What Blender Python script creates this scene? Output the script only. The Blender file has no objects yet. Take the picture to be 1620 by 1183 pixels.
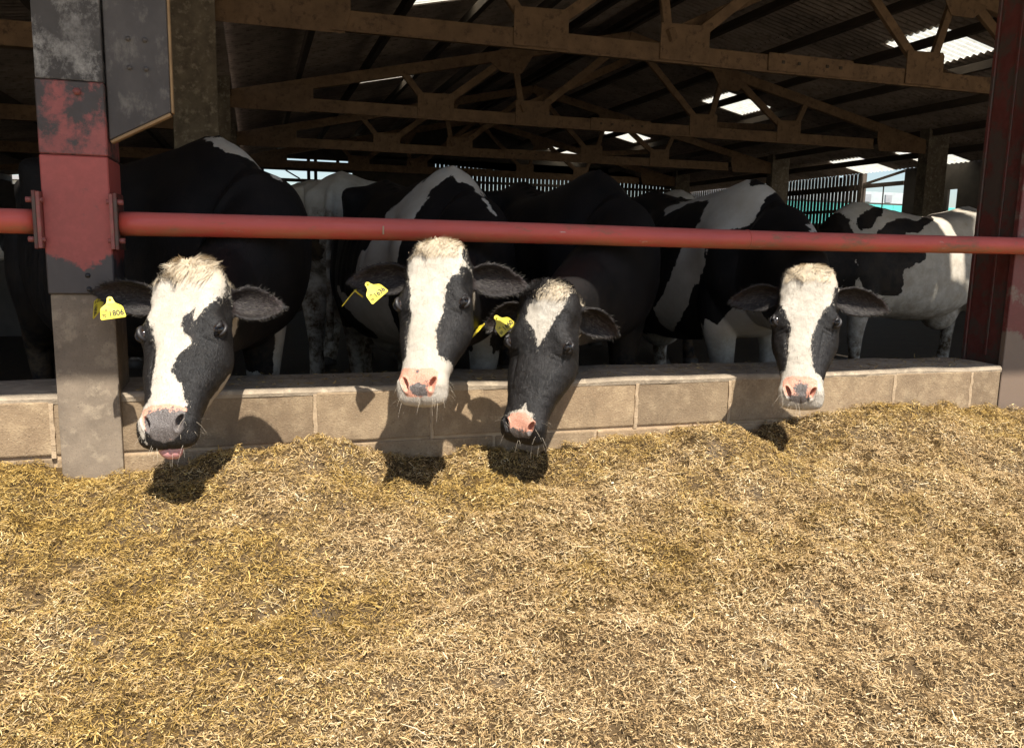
import bpy, bmesh, math, random
import numpy as np
from mathutils import Vector, Matrix
from mathutils.bvhtree import BVHTree
rng = np.random.default_rng(7)
random.seed(7)
S = bpy.context.scene
COL = S.collection
rad = math.radians

# ------------------------------------------------------------------ camera, sky, sun, exposure
def cam_axes(yaw, pitch, roll):
    f = np.array([math.sin(yaw)*math.cos(pitch), math.cos(yaw)*math.cos(pitch), -math.sin(pitch)])
    r = np.array([math.cos(yaw), -math.sin(yaw), 0.0]); u = np.cross(r, f)
    c, s = math.cos(roll), math.sin(roll)
    return c*r+s*u, -s*r+c*u, f
_r, _u, _f = cam_axes(rad(17.6), rad(8.9), rad(1.2))
cd = bpy.data.cameras.new('camera'); cam = bpy.data.objects.new('camera', cd); COL.objects.link(cam)
cam.matrix_world = Matrix(((_r[0], _u[0], -_f[0], 0), (_r[1], _u[1], -_f[1], 0), (_r[2], _u[2], -_f[2], 1.05), (0, 0, 0, 1)))
cd.sensor_fit = 'HORIZONTAL'; cd.sensor_width = 36.0; cd.lens = 36.0*1290/1620
cd.clip_start = 0.05; cd.clip_end = 1000
S.camera = cam

SUN_EL = rad(59.5); SUN_DX = -0.025
world = bpy.data.worlds.new('World'); S.world = world; world.use_nodes = True
wn = world.node_tree.nodes; wl = world.node_tree.links
bg = wn['Background']; sky = wn.new('ShaderNodeTexSky'); sky.sky_type = 'NISHITA'; sky.sun_disc = False
sky.sun_elevation = SUN_EL; sky.sun_rotation = rad(180); sky.dust_density = 1.2
wl.new(sky.outputs[0], bg.inputs[0]); bg.inputs[1].default_value = 0.085
sd = bpy.data.lights.new('sun', 'SUN'); sd.energy = 5.0; sd.angle = rad(0.55); sd.color = (1.0, 0.95, 0.86)
sun = bpy.data.objects.new('sun', sd); COL.objects.link(sun); sun.location = (0, -10, 20)
sun.rotation_euler = Vector((SUN_DX, math.cos(SUN_EL), -math.sin(SUN_EL))).to_track_quat('-Z', 'Y').to_euler()
S.view_settings.view_transform = 'Standard'; S.view_settings.look = 'None'
S.view_settings.exposure = 0.90; S.view_settings.gamma = 1.0
S.render.engine = 'CYCLES'
S.cycles.max_bounces = 10; S.cycles.diffuse_bounces = 6

# ------------------------------------------------------------------ materials
def mat_new(name):
    m = bpy.data.materials.new(name); m.use_nodes = True
    nt = m.node_tree; return m, nt, nt.nodes['Principled BSDF']
def nd(nt, t, **kw):
    n = nt.nodes.new(t)
    for k, v in kw.items(): setattr(n, k, v)
    return n
def ramp(nt, src, stops, interp='LINEAR'):
    n = nd(nt, 'ShaderNodeValToRGB'); n.color_ramp.interpolation = interp
    el = n.color_ramp.elements
    while len(el) < len(stops): el.new(0.5)
    for e, (p, c) in zip(el, stops):
        e.position = p; e.color = (c, c, c, 1) if isinstance(c, (int, float)) else (*c, 1)
    nt.links.new(src, n.inputs[0]); return n.outputs[0]
def noise(nt, scale, detail=4, rough=.55, coord='Object', stretch=None, dist=0.0, off=(0, 0, 0)):
    tc = nd(nt, 'ShaderNodeTexCoord'); v = tc.outputs[coord]
    mp = nd(nt, 'ShaderNodeMapping'); nt.links.new(v, mp.inputs[0]); mp.inputs['Location'].default_value = off
    if stretch: mp.inputs['Scale'].default_value = stretch
    n = nd(nt, 'ShaderNodeTexNoise'); n.inputs['Scale'].default_value = scale; n.inputs['Detail'].default_value = detail
    n.inputs['Roughness'].default_value = rough; n.inputs['Distortion'].default_value = dist
    nt.links.new(mp.outputs[0], n.inputs['Vector']); return n.outputs['Fac']
def mixc(nt, fac, a, b, mode='MIX'):
    n = nd(nt, 'ShaderNodeMix', data_type='RGBA', blend_type=mode)
    for s, v in ((n.inputs[0], fac), (n.inputs[6], a), (n.inputs[7], b)):
        if hasattr(v, 'is_output') or isinstance(v, bpy.types.NodeSocket): nt.links.new(v, s)
        elif isinstance(v, (int, float)): s.default_value = v
        else: s.default_value = (*v, 1)
    return n.outputs[2]
def mth(nt, op, a, b=0.0, c=None, clamp=False):
    n = nd(nt, 'ShaderNodeMath', operation=op); n.use_clamp = clamp
    for i, v in enumerate((a, b, c)):
        if v is None: continue
        if isinstance(v, bpy.types.NodeSocket): nt.links.new(v, n.inputs[i])
        else: n.inputs[i].default_value = v
    return n.outputs[0]
def bump(nt, bsdf, h, strength=.3, dist=.01):
    b = nd(nt, 'ShaderNodeBump'); b.inputs['Strength'].default_value = strength; b.inputs['Distance'].default_value = dist
    nt.links.new(h, b.inputs['Height']); nt.links.new(b.outputs[0], bsdf.inputs['Normal'])
def attr(nt, name):
    return nd(nt, 'ShaderNodeAttribute', attribute_name=name)

def weathered(name, c1, c2, c3=None, scale=6, rough=.8, bscale=60, bstr=.35, bdist=.004, metal=0, speck=None, stretch=None, rnd=0):
    m, nt, b = mat_new(name)
    f = noise(nt, scale, 8, .65, stretch=stretch)
    col = mixc(nt, ramp(nt, f, [(.35, 0), (.65, 1)]), c1, c2)
    if c3:
        col = mixc(nt, ramp(nt, noise(nt, scale*2.7, 8, .7, stretch=stretch, off=(5, 3, 1)), [(.52, 0), (.66, 1)]), col, c3)
    if speck:
        col = mixc(nt, ramp(nt, noise(nt, 220, 2, .5), [(.62, 0), (.7, .8)]), col, speck)
    if rnd:
        oi = nd(nt, 'ShaderNodeObjectInfo')
        col = mixc(nt, 1.0, col, ramp(nt, oi.outputs['Random'], [(0, 1-rnd), (1, 1.0)]), 'MULTIPLY')
    nt.links.new(col, b.inputs['Base Color']); b.inputs['Roughness'].default_value = rough; b.inputs['Metallic'].default_value = metal
    bump(nt, b, noise(nt, bscale, 6, .7), bstr, bdist)
    return m
M = {}
M['block'] = weathered('concrete_block', (.46, .335, .215), (.30, .215, .14), (.56, .42, .28), 5, .9, 110, .6, .006, speck=(.17, .13, .10), rnd=.18)
M['mortar'] = weathered('mortar', (.50, .37, .235), (.37, .265, .165), None, 14, .95, 90, .7, .006)
M['coping'] = weathered('wall_top_concrete', (.40, .32, .225), (.25, .195, .14), (.48, .385, .27), 7, .85, 60, .6, .008)
M['postconc'] = weathered('post_concrete', (.27, .21, .15), (.175, .135, .097), (.34, .27, .19), 7, .85, 70, .35, .004, speck=(.10, .085, .07))
M['floor'] = weathered('barn_floor', (.025, .018, .012), (.042, .032, .021), None, 3, .6, 30, .5, .02)
M['yard'] = weathered('yard_concrete', (.42, .35, .25), (.34, .28, .20), (.48, .40, .28), 1.2, .9, 40, .4, .01)
M['truss'] = weathered('dusty_truss_steel', (.22, .135, .072), (.14, .085, .045), (.085, .05, .029), 4, .8, 40, .4, .006)
M['purlin'] = weathered('old_purlin', (.05, .037, .027), (.09, .068, .048), None, 4, .9, 30, .4, .006, stretch=(1, .2, 1))
M['column'] = weathered('old_column', (.20, .165, .12), (.10, .08, .058), (.30, .26, .2), 5, .85, 40, .5, .008)
M['roof'] = weathered('old_roof_sheet', (.40, .325, .27), (.27, .215, .18), (.16, .125, .10), 2.2, .9, 30, .3, .006, rnd=.35)
M['board'] = weathered('weathered_board', (.10, .075, .055), (.06, .045, .034), None, 3, .9, 40, .4, .004, stretch=(1, 1, .15), rnd=.3)
M['plate'] = weathered('stained_plate', (.060, .050, .044), (.10, .086, .075), (.17, .15, .125), 5, .65, 50, .4, .003, stretch=(1, 1, .6))
M['plateedge'] = weathered('raw_plate_edge', (.42, .27, .13), (.28, .17, .08), None, 9, .8, 60, .4, .003)
M['bolt'] = weathered('painted_bolt', (.36, .10, .085), (.20, .06, .05), (.22, .12, .07), 20, .55, 90, .3, .002)
M['darkwall'] = weathered('dark_block_wall', (.09, .075, .06), (.06, .05, .04), None, 3, .9, 30, .5, .01)
M['greycorr'] = weathered('grey_cladding', (.48, .50, .50), (.40, .42, .43), None, 1.5, .7, 20, .2, .006)
M['teal'] = weathered('turquoise_cladding', (.10, .50, .46), (.08, .42, .40), None, .6, .6, 10, .2, .01)
M['slate'] = weathered('grey_slate', (.34, .33, .34), (.26, .26, .28), None, .8, .8, 10, .3, .01)
M['hoof'] = weathered('hoof_horn', (.08, .065, .05), (.05, .04, .03), None, 12, .6, 50, .3, .002)
M['ink'] = weathered('tag_ink', (.03, .028, .02), (.05, .045, .03), None, 40, .7, 90, .1, .001)

def red_paint(name, base, wornc, amount, zworn=None):
    m, nt, b = mat_new(name)
    n1 = noise(nt, 7, 10, .72); n2 = noise(nt, 30, 6, .7, off=(2, 7, 1)); n3 = noise(nt, 2.4, 5, .6, off=(9, 1, 3))
    col = mixc(nt, ramp(nt, n3, [(.3, 0), (.7, 1)]), base, tuple(c*.72 for c in base))
    col = mixc(nt, ramp(nt, n2, [(.45, 0), (.75, .45)]), col, tuple(min(1, c*1.35+.03) for c in base))
    col = mixc(nt, ramp(nt, n1, [(1-amount-.04, 0), (1-amount+.06, 1)]), col, wornc)
    if zworn is not None:
        tc = nd(nt, 'ShaderNodeTexCoord'); sx = nd(nt, 'ShaderNodeSeparateXYZ'); nt.links.new(tc.outputs['Object'], sx.inputs[0])
        zz = mth(nt, 'ADD', sx.outputs[2], mth(nt, 'MULTIPLY', mth(nt, 'SUBTRACT', noise(nt, 14, 6, .7, off=(1, 1, 6)), .5), .17))
        zz = mth(nt, 'ADD', zz, mth(nt, 'MULTIPLY', mth(nt, 'ABSOLUTE', mth(nt, 'ADD', sx.outputs[0], -.02)), -.28))
        col = mixc(nt, mth(nt, 'MULTIPLY_ADD', mth(nt, 'SUBTRACT', zz, zworn), -60, .5, clamp=True), col, wornc)
    nt.links.new(col, b.inputs['Base Color'])
    nt.links.new(ramp(nt, n2, [(.3, .42), (.7, .65)]), b.inputs['Roughness'])
    bump(nt, b, n1, .25, .003); return m
M['redpaint'] = red_paint('faded_red_paint', (.40, .082, .066), (.07, .057, .052), .37, -.135)
M['redpaintdark'] = red_paint('dirty_red_paint', (.36, .09, .075), (.06, .045, .038), .53)
def pipe_paint():
    m, nt, b = mat_new('worn_red_pipe_paint')
    n1 = noise(nt, 9, 9, .74, stretch=(.35, 1, 1)); n2 = noise(nt, 45, 5, .7, stretch=(.2, 1, 1), off=(3, 1, 2)); n3 = noise(nt, 2.2, 4, .6, off=(7, 7, 1))
    col = mixc(nt, ramp(nt, n3, [(.3, 0), (.7, 1)]), (.60, .088, .058), (.46, .068, .05))
    g = nd(nt, 'ShaderNodeNewGeometry'); sx = nd(nt, 'ShaderNodeSeparateXYZ'); nt.links.new(g.outputs['Normal'], sx.inputs[0])
    dust_sheen = mth(nt, 'MULTIPLY', ramp(nt, sx.outputs[2], [(.2, 0), (.9, .32)]), ramp(nt, n2, [(.3, .4), (.7, 1)]))
    col = mixc(nt, dust_sheen, col, (.62, .30, .29))  # upper side paler: dusty, with a pink sky sheen painted in
    low = mth(nt, 'MULTIPLY', ramp(nt, mth(nt, 'MULTIPLY', sx.outputs[2], -1), [(.0, 0), (.6, .8)]), ramp(nt, n1, [(.38, 0), (.6, 1)]))
    col = mixc(nt, low, col, (.34, .16, .065))  # underside orange: rust, with warm bounce from the feed put into the colour
    col = mixc(nt, ramp(nt, n1, [(.56, 0), (.66, .9)]), col, (.24, .125, .07))
    col = mixc(nt, ramp(nt, n2, [(.66, 0), (.73, .8)]), col, (.60, .46, .38))
    nt.links.new(col, b.inputs['Base Color']); nt.links.new(ramp(nt, n1, [(.4, .38), (.7, .7)]), b.inputs['Roughness']); bump(nt, b, n1, .3, .003)
    return m
M['redpipe'] = pipe_paint()
M['redbeam'] = red_paint('dark_red_beam_paint', (.15, .034, .024), (.085, .055, .04), .50)
M['redflange'] = red_paint('rusty_flange', (.17, .034, .026), (.19, .135, .098), .46, -.98)

def post_stain():
    m, nt, b = mat_new('whitewashed_dark_post')
    n1 = noise(nt, 9, 10, .75, stretch=(1, 1, .8)); n2 = noise(nt, 3, 6, .6, off=(3, 2, 8))
    col = mixc(nt, ramp(nt, n1, [(.47, 0), (.62, 1)]), (.05, .043, .037), (.46, .43, .38))
    col = mixc(nt, ramp(nt, n2, [(.4, 0), (.62, .9)]), col, (.10, .088, .078))
    nt.links.new(col, b.inputs['Base Color']); b.inputs['Roughness'].default_value = .75
    bump(nt, b, n1, .3, .003); return m
M['poststain'] = post_stain()

def skylight_mat():
    m, nt, b = mat_new('translucent_rooflight')
    out = nt.nodes['Material Output']
    tr = nd(nt, 'ShaderNodeBsdfTranslucent'); df = nd(nt, 'ShaderNodeBsdfDiffuse')
    col = mixc(nt, ramp(nt, noise(nt, 6, 6, .7), [(.4, 0), (.75, 1)]), (.92, .90, .80), (.72, .66, .50))
    nt.links.new(col, tr.inputs[0]); nt.links.new(col, df.inputs[0])
    mx = nd(nt, 'ShaderNodeMixShader'); mx.inputs[0].default_value = .2
    nt.links.new(tr.outputs[0], mx.inputs[1]); nt.links.new(df.outputs[0], mx.inputs[2]); nt.links.new(mx.outputs[0], out.inputs[0])
    return m
M['skylight'] = skylight_mat()

def coat_mat(fur=False):
    m, nt, b = mat_new('cow_fur' if fur else 'cow_coat')
    p = attr(nt, 'patch').outputs['Fac']; nose = attr(nt, 'nose').outputs['Fac']; pk = attr(nt, 'pink').outputs['Fac']
    ear = attr(nt, 'inear').outputs['Fac']; crm = attr(nt, 'cream').outputs['Fac']
    if not fur:
        w = mth(nt, 'SUBTRACT', noise(nt, 55, 5, .65), .5); w2 = mth(nt, 'SUBTRACT', noise(nt, 260, 3, .6), .5)
        pj = mth(nt, 'ADD', p, mth(nt, 'MULTIPLY', w, .028)); pj = mth(nt, 'ADD', pj, mth(nt, 'MULTIPLY', w2, .009))
        f = mth(nt, 'MULTIPLY_ADD', pj, 330, .5, clamp=True)
    else:
        f = mth(nt, 'MULTIPLY_ADD', p, 900, .5, clamp=True)
    wn_ = noise(nt, 9, 5, .6); dirt = noise(nt, 26, 6, .7, off=(4, 4, 4))
    white = mixc(nt, ramp(nt, wn_, [(.35, 0), (.7, 1)]), (.54, .49, .415), (.46, .40, .32))
    white = mixc(nt, ramp(nt, dirt, [(.60, 0), (.74, .6)]), white, (.42, .33, .22))
    white = mixc(nt, crm, white, (.58, .46, .30))
    blk = mixc(nt, ramp(nt, wn_, [(.3, 0), (.75, 1)]), (.008, .0075, .0075), (.017, .014, .013))
    blk = mixc(nt, ramp(nt, dirt, [(.60, 0), (.78, .35)]), blk, (.09, .06, .035))
    col = mixc(nt, f, blk, white)
    if not fur:
        dg_ = mth(nt, 'MULTIPLY', attr(nt, 'dung').outputs['Fac'], ramp(nt, noise(nt, 11, 7, .72, off=(8, 2, 5)), [(.40, 0), (.58, 1)]))
        col = mixc(nt, dg_, col, (.095, .062, .034))
    col = mixc(nt, ear, col, (.030, .019, .017))
    if not fur:
        n1 = noise(nt, 52, 6, .72, off=(1, 2, 3)); fine = noise(nt, 300, 3, .6)
        pkf = mth(nt, 'MULTIPLY_ADD', mth(nt, 'ADD', pk, mth(nt, 'MULTIPLY', mth(nt, 'SUBTRACT', n1, .5), 3.4)), 6, .5, clamp=True)
        pinkc = mixc(nt, ramp(nt, fine, [(.35, 0), (.7, 1)]), (.60, .27, .17), (.66, .36, .27))
        greyc = mixc(nt, ramp(nt, fine, [(.35, 0), (.7, 1)]), (.10, .085, .078), (.185, .16, .148))
        nc = mixc(nt, pkf, greyc, pinkc)
        nf = mth(nt, 'MULTIPLY_ADD', mth(nt, 'ADD', nose, mth(nt, 'MULTIPLY', mth(nt, 'SUBTRACT', n1, .5), .014)), 260, .5, clamp=True)
        col = mixc(nt, nf, col, nc)
        rough = mixc(nt, nf, mixc(nt, f, (.50,)*3, (.8,)*3), (.25,)*3)
        nt.links.new(rough, b.inputs['Roughness'])
        hair = noise(nt, 160, 4, .65, stretch=(1, 1, .35)); pores = noise(nt, 420, 2, .5)
        hh = mth(nt, 'ADD', mth(nt, 'MULTIPLY', hair, .8), mth(nt, 'MULTIPLY', pores, .7))
        bump(nt, b, hh, .8, .0045)
        nt.links.new(mth(nt, 'MULTIPLY_ADD', attr(nt, 'hd').outputs['Fac'], .22, .14), b.inputs['Specular IOR Level'])
    else:
        b.inputs['Roughness'].default_value = .5
    nt.links.new(col, b.inputs['Base Color'])
    b.inputs['Specular IOR Level'].default_value = .16
    return m
M['coat'] = coat_mat(); M['fur'] = coat_mat(True)
def simple(name, col, rough, coat=0, sub=0, spec=.5):
    m, nt, b = mat_new(name)
    f = noise(nt, 40, 4, .6)
    nt.links.new(mixc(nt, ramp(nt, f, [(.3, 0), (.7, 1)]), col, tuple(c*.8 for c in col)), b.inputs['Base Color'])
    b.inputs['Roughness'].default_value = rough; b.inputs['Coat Weight'].default_value = coat; b.inputs['Specular IOR Level'].default_value = spec
    if sub: b.inputs['Subsurface Weight'].default_value = sub; b.inputs['Subsurface Radius'].default_value = (.01, .004, .003)
    return m
def eye_mat():
    m, nt, b = mat_new('wet_eyeball'); a = attr(nt, 'iris').outputs['Fac']
    col = ramp(nt, a, [(.50, (.30, .17, .14)), (.60, (.10, .05, .035)), (.70, (.035, .02, .012)), (.86, (.006, .005, .005))])
    nt.links.new(col, b.inputs['Base Color']); b.inputs['Roughness'].default_value = .1; b.inputs['Coat Weight'].default_value = .3
    return m
M['eye'] = eye_mat()
M['eyepink'] = simple('pink_eye_corner', (.20, .085, .07), .3, .5)
M['lid'] = simple('dark_eyelid', (.018, .015, .015), .5)
M['tongue'] = simple('pink_tongue', (.62, .30, .28), .3, .4, .3)
M['tag'] = weathered('yellow_tag_plastic', (.76, .62, .03), (.68, .53, .035), (.50, .37, .06), 30, .45, 90, .2, .001)
M['straw'] = None
def straw_mat():
    m, nt, b = mat_new('silage_strands')
    a = attr(nt, 'tint'); nt.links.new(a.outputs['Color'], b.inputs['Base Color'])
    b.inputs['Roughness'].default_value = .6; b.inputs['Specular IOR Level'].default_value = .18
    return m
M['straw'] = straw_mat()

# ------------------------------------------------------------------ object helpers
def wloc(o):
    v = np.zeros(3)
    while o is not None:
        v = v+np.array(o.location); o = o.parent
    return v
def tag(o, label=None, cat=None, group=None, kind=None):
    if label: o['label'] = label
    if cat: o['category'] = cat
    if group: o['group'] = group
    if kind: o['kind'] = kind
    return o
def thing(name, loc, label, cat, group=None):
    o = bpy.data.objects.new(name, None); COL.objects.link(o); o.location = loc; o.empty_display_size = .1
    return tag(o, label, cat, group)
def mesh_from(name, V, F):
    me = bpy.data.meshes.new(name); V = np.asarray(V, dtype=np.float32)
    if isinstance(F, np.ndarray):
        k = F.shape[1]
        me.vertices.add(len(V)); me.vertices.foreach_set('co', V.ravel())
        me.loops.add(F.size); me.loops.foreach_set('vertex_index', F.astype(np.int32).ravel())
        me.polygons.add(len(F)); me.polygons.foreach_set('loop_start', np.arange(0, F.size, k, dtype=np.int32))
        me.update(calc_edges=True)
    else:
        me.from_pydata([tuple(map(float, v)) for v in V], [], F); me.update()
    return me
def obj(name, me, mat, parent=None, smooth=False, loc=(0, 0, 0)):
    o = bpy.data.objects.new(name, me); COL.objects.link(o); o.parent = parent; o.location = loc
    if mat is not None and not me.materials: me.materials.append(mat)
    if smooth: me.polygons.foreach_set('use_smooth', np.ones(len(me.polygons), dtype=bool))
    return o
def wobj(name, V, F, mat, parent=None, smooth=False):
    """mesh given in world coordinates, parented under an unrotated parent"""
    V = np.asarray(V, dtype=float); L = wloc(parent) if parent else np.zeros(3)
    base = V.mean(0)
    return obj(name, mesh_from(name, V-base, F), mat, parent, smooth, tuple(base-L))
BOXF = [(0, 3, 2, 1), (4, 5, 6, 7), (0, 1, 5, 4), (1, 2, 6, 5), (2, 3, 7, 6), (3, 0, 4, 7)]
def boxv(x0, x1, y0, y1, z0, z1):
    return np.array([(x0, y0, z0), (x1, y0, z0), (x1, y1, z0), (x0, y1, z0), (x0, y0, z1), (x1, y0, z1), (x1, y1, z1), (x0, y1, z1)], float)
def bevel_mesh(name, V, F, w, seg=1):
    bm = bmesh.new(); vs = [bm.verts.new(v) for v in V]
    for f in F: bm.faces.new([vs[i] for i in f])
    bmesh.ops.recalc_face_normals(bm, faces=bm.faces)
    bmesh.ops.bevel(bm, geom=list(bm.edges)+list(bm.verts), offset=w, segments=seg, affect='EDGES', profile=.6)
    me = bpy.data.meshes.new(name); bm.to_mesh(me); bm.free(); return me
def box(name, x0, x1, y0, y1, z0, z1, mat, parent=None, bev=.004, seg=1):
    V = boxv(x0, x1, y0, y1, z0, z1); c = V.mean(0); L = wloc(parent) if parent else np.zeros(3)
    return obj(name, bevel_mesh(name, V-c, BOXF, bev, seg), mat, parent, False, tuple(c-L))
def prism(name, poly, y0, y1, mat, parent=None, bev=.003):
    """poly in (x,z), extruded along y"""
    n = len(poly); V = np.array([(x, y0, z) for x, z in poly]+[(x, y1, z) for x, z in poly], float)
    F = [tuple(range(n)), tuple(range(2*n-1, n-1, -1))]+[(i, (i+1) % n, n+(i+1) % n, n+i) for i in range(n)]
    c = V.mean(0); L = wloc(parent) if parent else np.zeros(3)
    return obj(name, bevel_mesh(name, V-c, F, bev), mat, parent, False, tuple(c-L))
def beam(name, p0, p1, w, h, mat, parent=None, up=(0, 1, 0), bev=.006):
    """box beam from p0 to p1; w along 'up' axis, h across"""
    p0, p1 = np.array(p0, float), np.array(p1, float); d = p1-p0; d /= np.linalg.norm(d)
    u = np.array(up, float); u -= d*(u@d); u /= np.linalg.norm(u); s = np.cross(d, u)
    V = np.array([p+u*a*w/2+s*b*h/2 for p in (p0, p1) for a, b in ((-1, -1), (1, -1), (1, 1), (-1, 1))])
    c = V.mean(0); L = wloc(parent) if parent else np.zeros(3)
    return obj(name, bevel_mesh(name, V-c, BOXF, bev), mat, parent, False, tuple(c-L))
def loft(rings, cap=True):
    R_ = np.array(rings); k, n = R_.shape[:2]; V = R_.reshape(-1, 3); F = []
    i = np.arange(k-1)[:, None]*n; j = np.arange(n)[None, :]; j2 = (j+1) % n
    Q = np.stack([i+j, i+j2, i+n+j2, i+n+j], -1).reshape(-1, 4)
    F = [tuple(q) for q in Q.tolist()]
    if cap: F += [tuple(range(n-1, -1, -1)), tuple(range((k-1)*n, k*n))]
    return V, F
def tube(name, pts, radii, mat, parent=None, n=14, cap=True):
    pts = np.array(pts, float); rings = []
    for i, p in enumerate(pts):
        t = pts[min(i+1, len(pts)-1)]-pts[max(i-1, 0)]; t /= np.linalg.norm(t)
        a = np.array([0, 0, 1.0]) if abs(t[2]) < .9 else np.array([1.0, 0, 0])
        u = np.cross(t, a); u /= np.linalg.norm(u); v = np.cross(t, u)
        r = radii if np.isscalar(radii) else radii[i]
        rings.append([p+r*(math.cos(q)*u+math.sin(q)*v) for q in np.linspace(0, 2*math.pi, n, endpoint=False)])
    V, F = loft(rings, cap); return wobj(name, V, F, mat, parent, True)
def vnoise(x, y, seed=0):
    """smooth value noise, vectorised, about -1..1"""
    xi = np.floor(x).astype(np.int64); yi = np.floor(y).astype(np.int64); fx = x-xi; fy = y-yi
    def h(a, b):
        v = (a*374761393+b*668265263+seed*974711) & 0xffffffff
        v = ((v ^ (v >> 13))*1274126177) & 0xffffffff
        return ((v ^ (v >> 16)) & 0xffff)/32767.5-1
    sx = fx*fx*(3-2*fx); sy = fy*fy*(3-2*fy)
    return (h(xi, yi)*(1-sx)+h(xi+1, yi)*sx)*(1-sy)+(h(xi, yi+1)*(1-sx)+h(xi+1, yi+1)*sx)*sy
def sdf_poly(x, y, poly):
    """signed distance, positive inside"""
    P = np.array(poly, float); Q = np.roll(P, -1, 0); best = np.full(x.shape, 1e9); ins = np.zeros(x.shape, bool)
    for (ax, ay), (bx, by) in zip(P, Q):
        ex, ey = bx-ax, by-ay; t = np.clip(((x-ax)*ex+(y-ay)*ey)/(ex*ex+ey*ey+1e-12), 0, 1)
        best = np.minimum(best, np.hypot(x-ax-t*ex, y-ay-t*ey))
        c = (ay > y) != (by > y); xi = ax+(y-ay)*ex/(ey if abs(ey) > 1e-9 else 1e-9); ins ^= c & (x < xi)
    return np.where(ins, best, -best)

# ------------------------------------------------------------------ ground, barn floor
def ground():
    V = np.array([(-150, -150, 0), (150, -150, 0), (150, 150, 0), (-150, 150, 0)], float)
    tag(wobj('ground', V, [(0, 1, 2, 3)], M['yard']), kind='structure')
    V = np.array([(-9, 3.2, .006), (17.8, 3.2, .006), (17.8, 31.5, .006), (-9, 31.5, .006)], float)
    tag(wobj('barn_floor', V, [(0, 1, 2, 3)], M['floor']), kind='structure')
ground()

# ------------------------------------------------------------------ feed wall: concrete blocks
WALLY = 3.05; WTOP = .52
def stained_block():
    m, nt, b = mat_new('stained_block'); oi = nd(nt, 'ShaderNodeObjectInfo')
    n1 = noise(nt, 3.2, 8, .7, coord='Generated'); 
    tc = nd(nt, 'ShaderNodeTexCoord'); geo = nd(nt, 'ShaderNodeNewGeometry')
    def wn(sc, det, ro, st=(1, 1, 1)):
        mp = nd(nt, 'ShaderNodeMapping'); mp.inputs['Scale'].default_value = st; nt.links.new(geo.outputs['Position'], mp.inputs[0])
        n = nd(nt, 'ShaderNodeTexNoise'); n.inputs['Scale'].default_value = sc; n.inputs['Detail'].default_value = det; n.inputs['Roughness'].default_value = ro
        nt.links.new(mp.outputs[0], n.inputs['Vector']); return n.outputs['Fac']
    a, bb, cc, dd = wn(3.5, 9, .72), wn(14, 7, .7), wn(150, 3, .6), wn(5, 6, .7, (1, 1, .35))
    col = mixc(nt, ramp(nt, a, [(.32, 0), (.68, 1)]), (.27, .19, .12), (.47, .35, .225))
    col = mixc(nt, ramp(nt, bb, [(.5, 0), (.72, .7)]), col, (.56, .43, .28))
    col = mixc(nt, ramp(nt, dd, [(.55, 0), (.70, .65)]), col, (.165, .12, .08))
    col = mixc(nt, ramp(nt, cc, [(.58, 0), (.70, .55)]), col, (.14, .10, .07))
    col = mixc(nt, ramp(nt, cc, [(.28, .5), (.38, 0)]), col, (.66, .55, .40))
    col = mixc(nt, 1.0, col, ramp(nt, oi.outputs['Random'], [(0, (.66, .64, .60)), (1, (.90, .86, .79))]), 'MULTIPLY')
    nt.links.new(col, b.inputs['Base Color']); b.inputs['Roughness'].default_value = .9
    bump(nt, b, mth(nt, 'ADD', mth(nt, 'MULTIPLY', cc, .5), bb), .7, .006); return m
M['block'] = stained_block()
def feed_wall():
    t = thing('feed_wall', (1.4, 3.22, 0), 'low concrete block feed wall the cows lean their heads over', 'wall')
    j = .012
    def course(xs, z0, z1):
        for a, b in zip(xs[:-1], xs[1:]):
            if b-a < .05: continue
            dy = rng.uniform(-.004, .004)
            box('block', a+j/2, b-j/2, WALLY+dy, 3.40, z0, z1, M['block'], t, .006, 2)
    top = [-4.6, -3.76, -2.9, -2.05, -1.19, -.667, .203, .644, 1.519, 1.966, 2.846, 3.305, 3.486]
    course(top, .312, WTOP-.022)
    low = [-4.6, -4.0, -3.1, -2.2, -1.32, -.667, .02, .9, 1.34, 2.2, 2.63, 3.486]
    course(low, .09, .300); course([x+.2 for x in low[:-1]], -.05, .078)
    box('mortar', -4.58, 3.48, WALLY+.009, 3.39, -.05, WTOP-.022, M['mortar'], t, .002)
    # mortar smears standing proud of the joints
    for x in top[1:-1]:
        
        n = 9; zs = np.linspace(.302, WTOP-.028, n); rings = []
        for z in zs:
            w = .007+.004*rng.random(); o_ = rng.normal(0, .0018); yy = WALLY-.002-.003*rng.random()
            rings.append([(x+o_-w, WALLY+.02, z), (x+o_-w*.8, yy+.002, z), (x+o_, yy, z), (x+o_+w*.8, yy+.002, z), (x+o_+w, WALLY+.02, z)])
        V_, F_ = loft(rings); wobj('mortar_joint', V_, F_, M['mortar'], t)
    # screed on the top, uneven front edge
    n = 260; xs = np.linspace(-4.6, 3.486, n); rings = []
    for x in xs:
        e = .004*vnoise(np.array([x*9]), np.array([.5]), 3)[0]+.003*vnoise(np.array([x*37]), np.array([.5]), 4)[0]
        z = WTOP+.005*vnoise(np.array([x*4]), np.array([2.]), 5)[0]
        rings.append([(x, WALLY+.001+e*.5, WTOP-.030), (x, WALLY-.001+e, z-.016), (x, WALLY+.004+e, z-.005), (x, WALLY+.014+e, z), (x, 3.22, z+.004), (x, 3.41, z-.004), (x, 3.41, WTOP-.030)])
    V, F = loft(rings); wobj('top_screed', V, F, M['coping'], t)
    return t
feed_wall()

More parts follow.
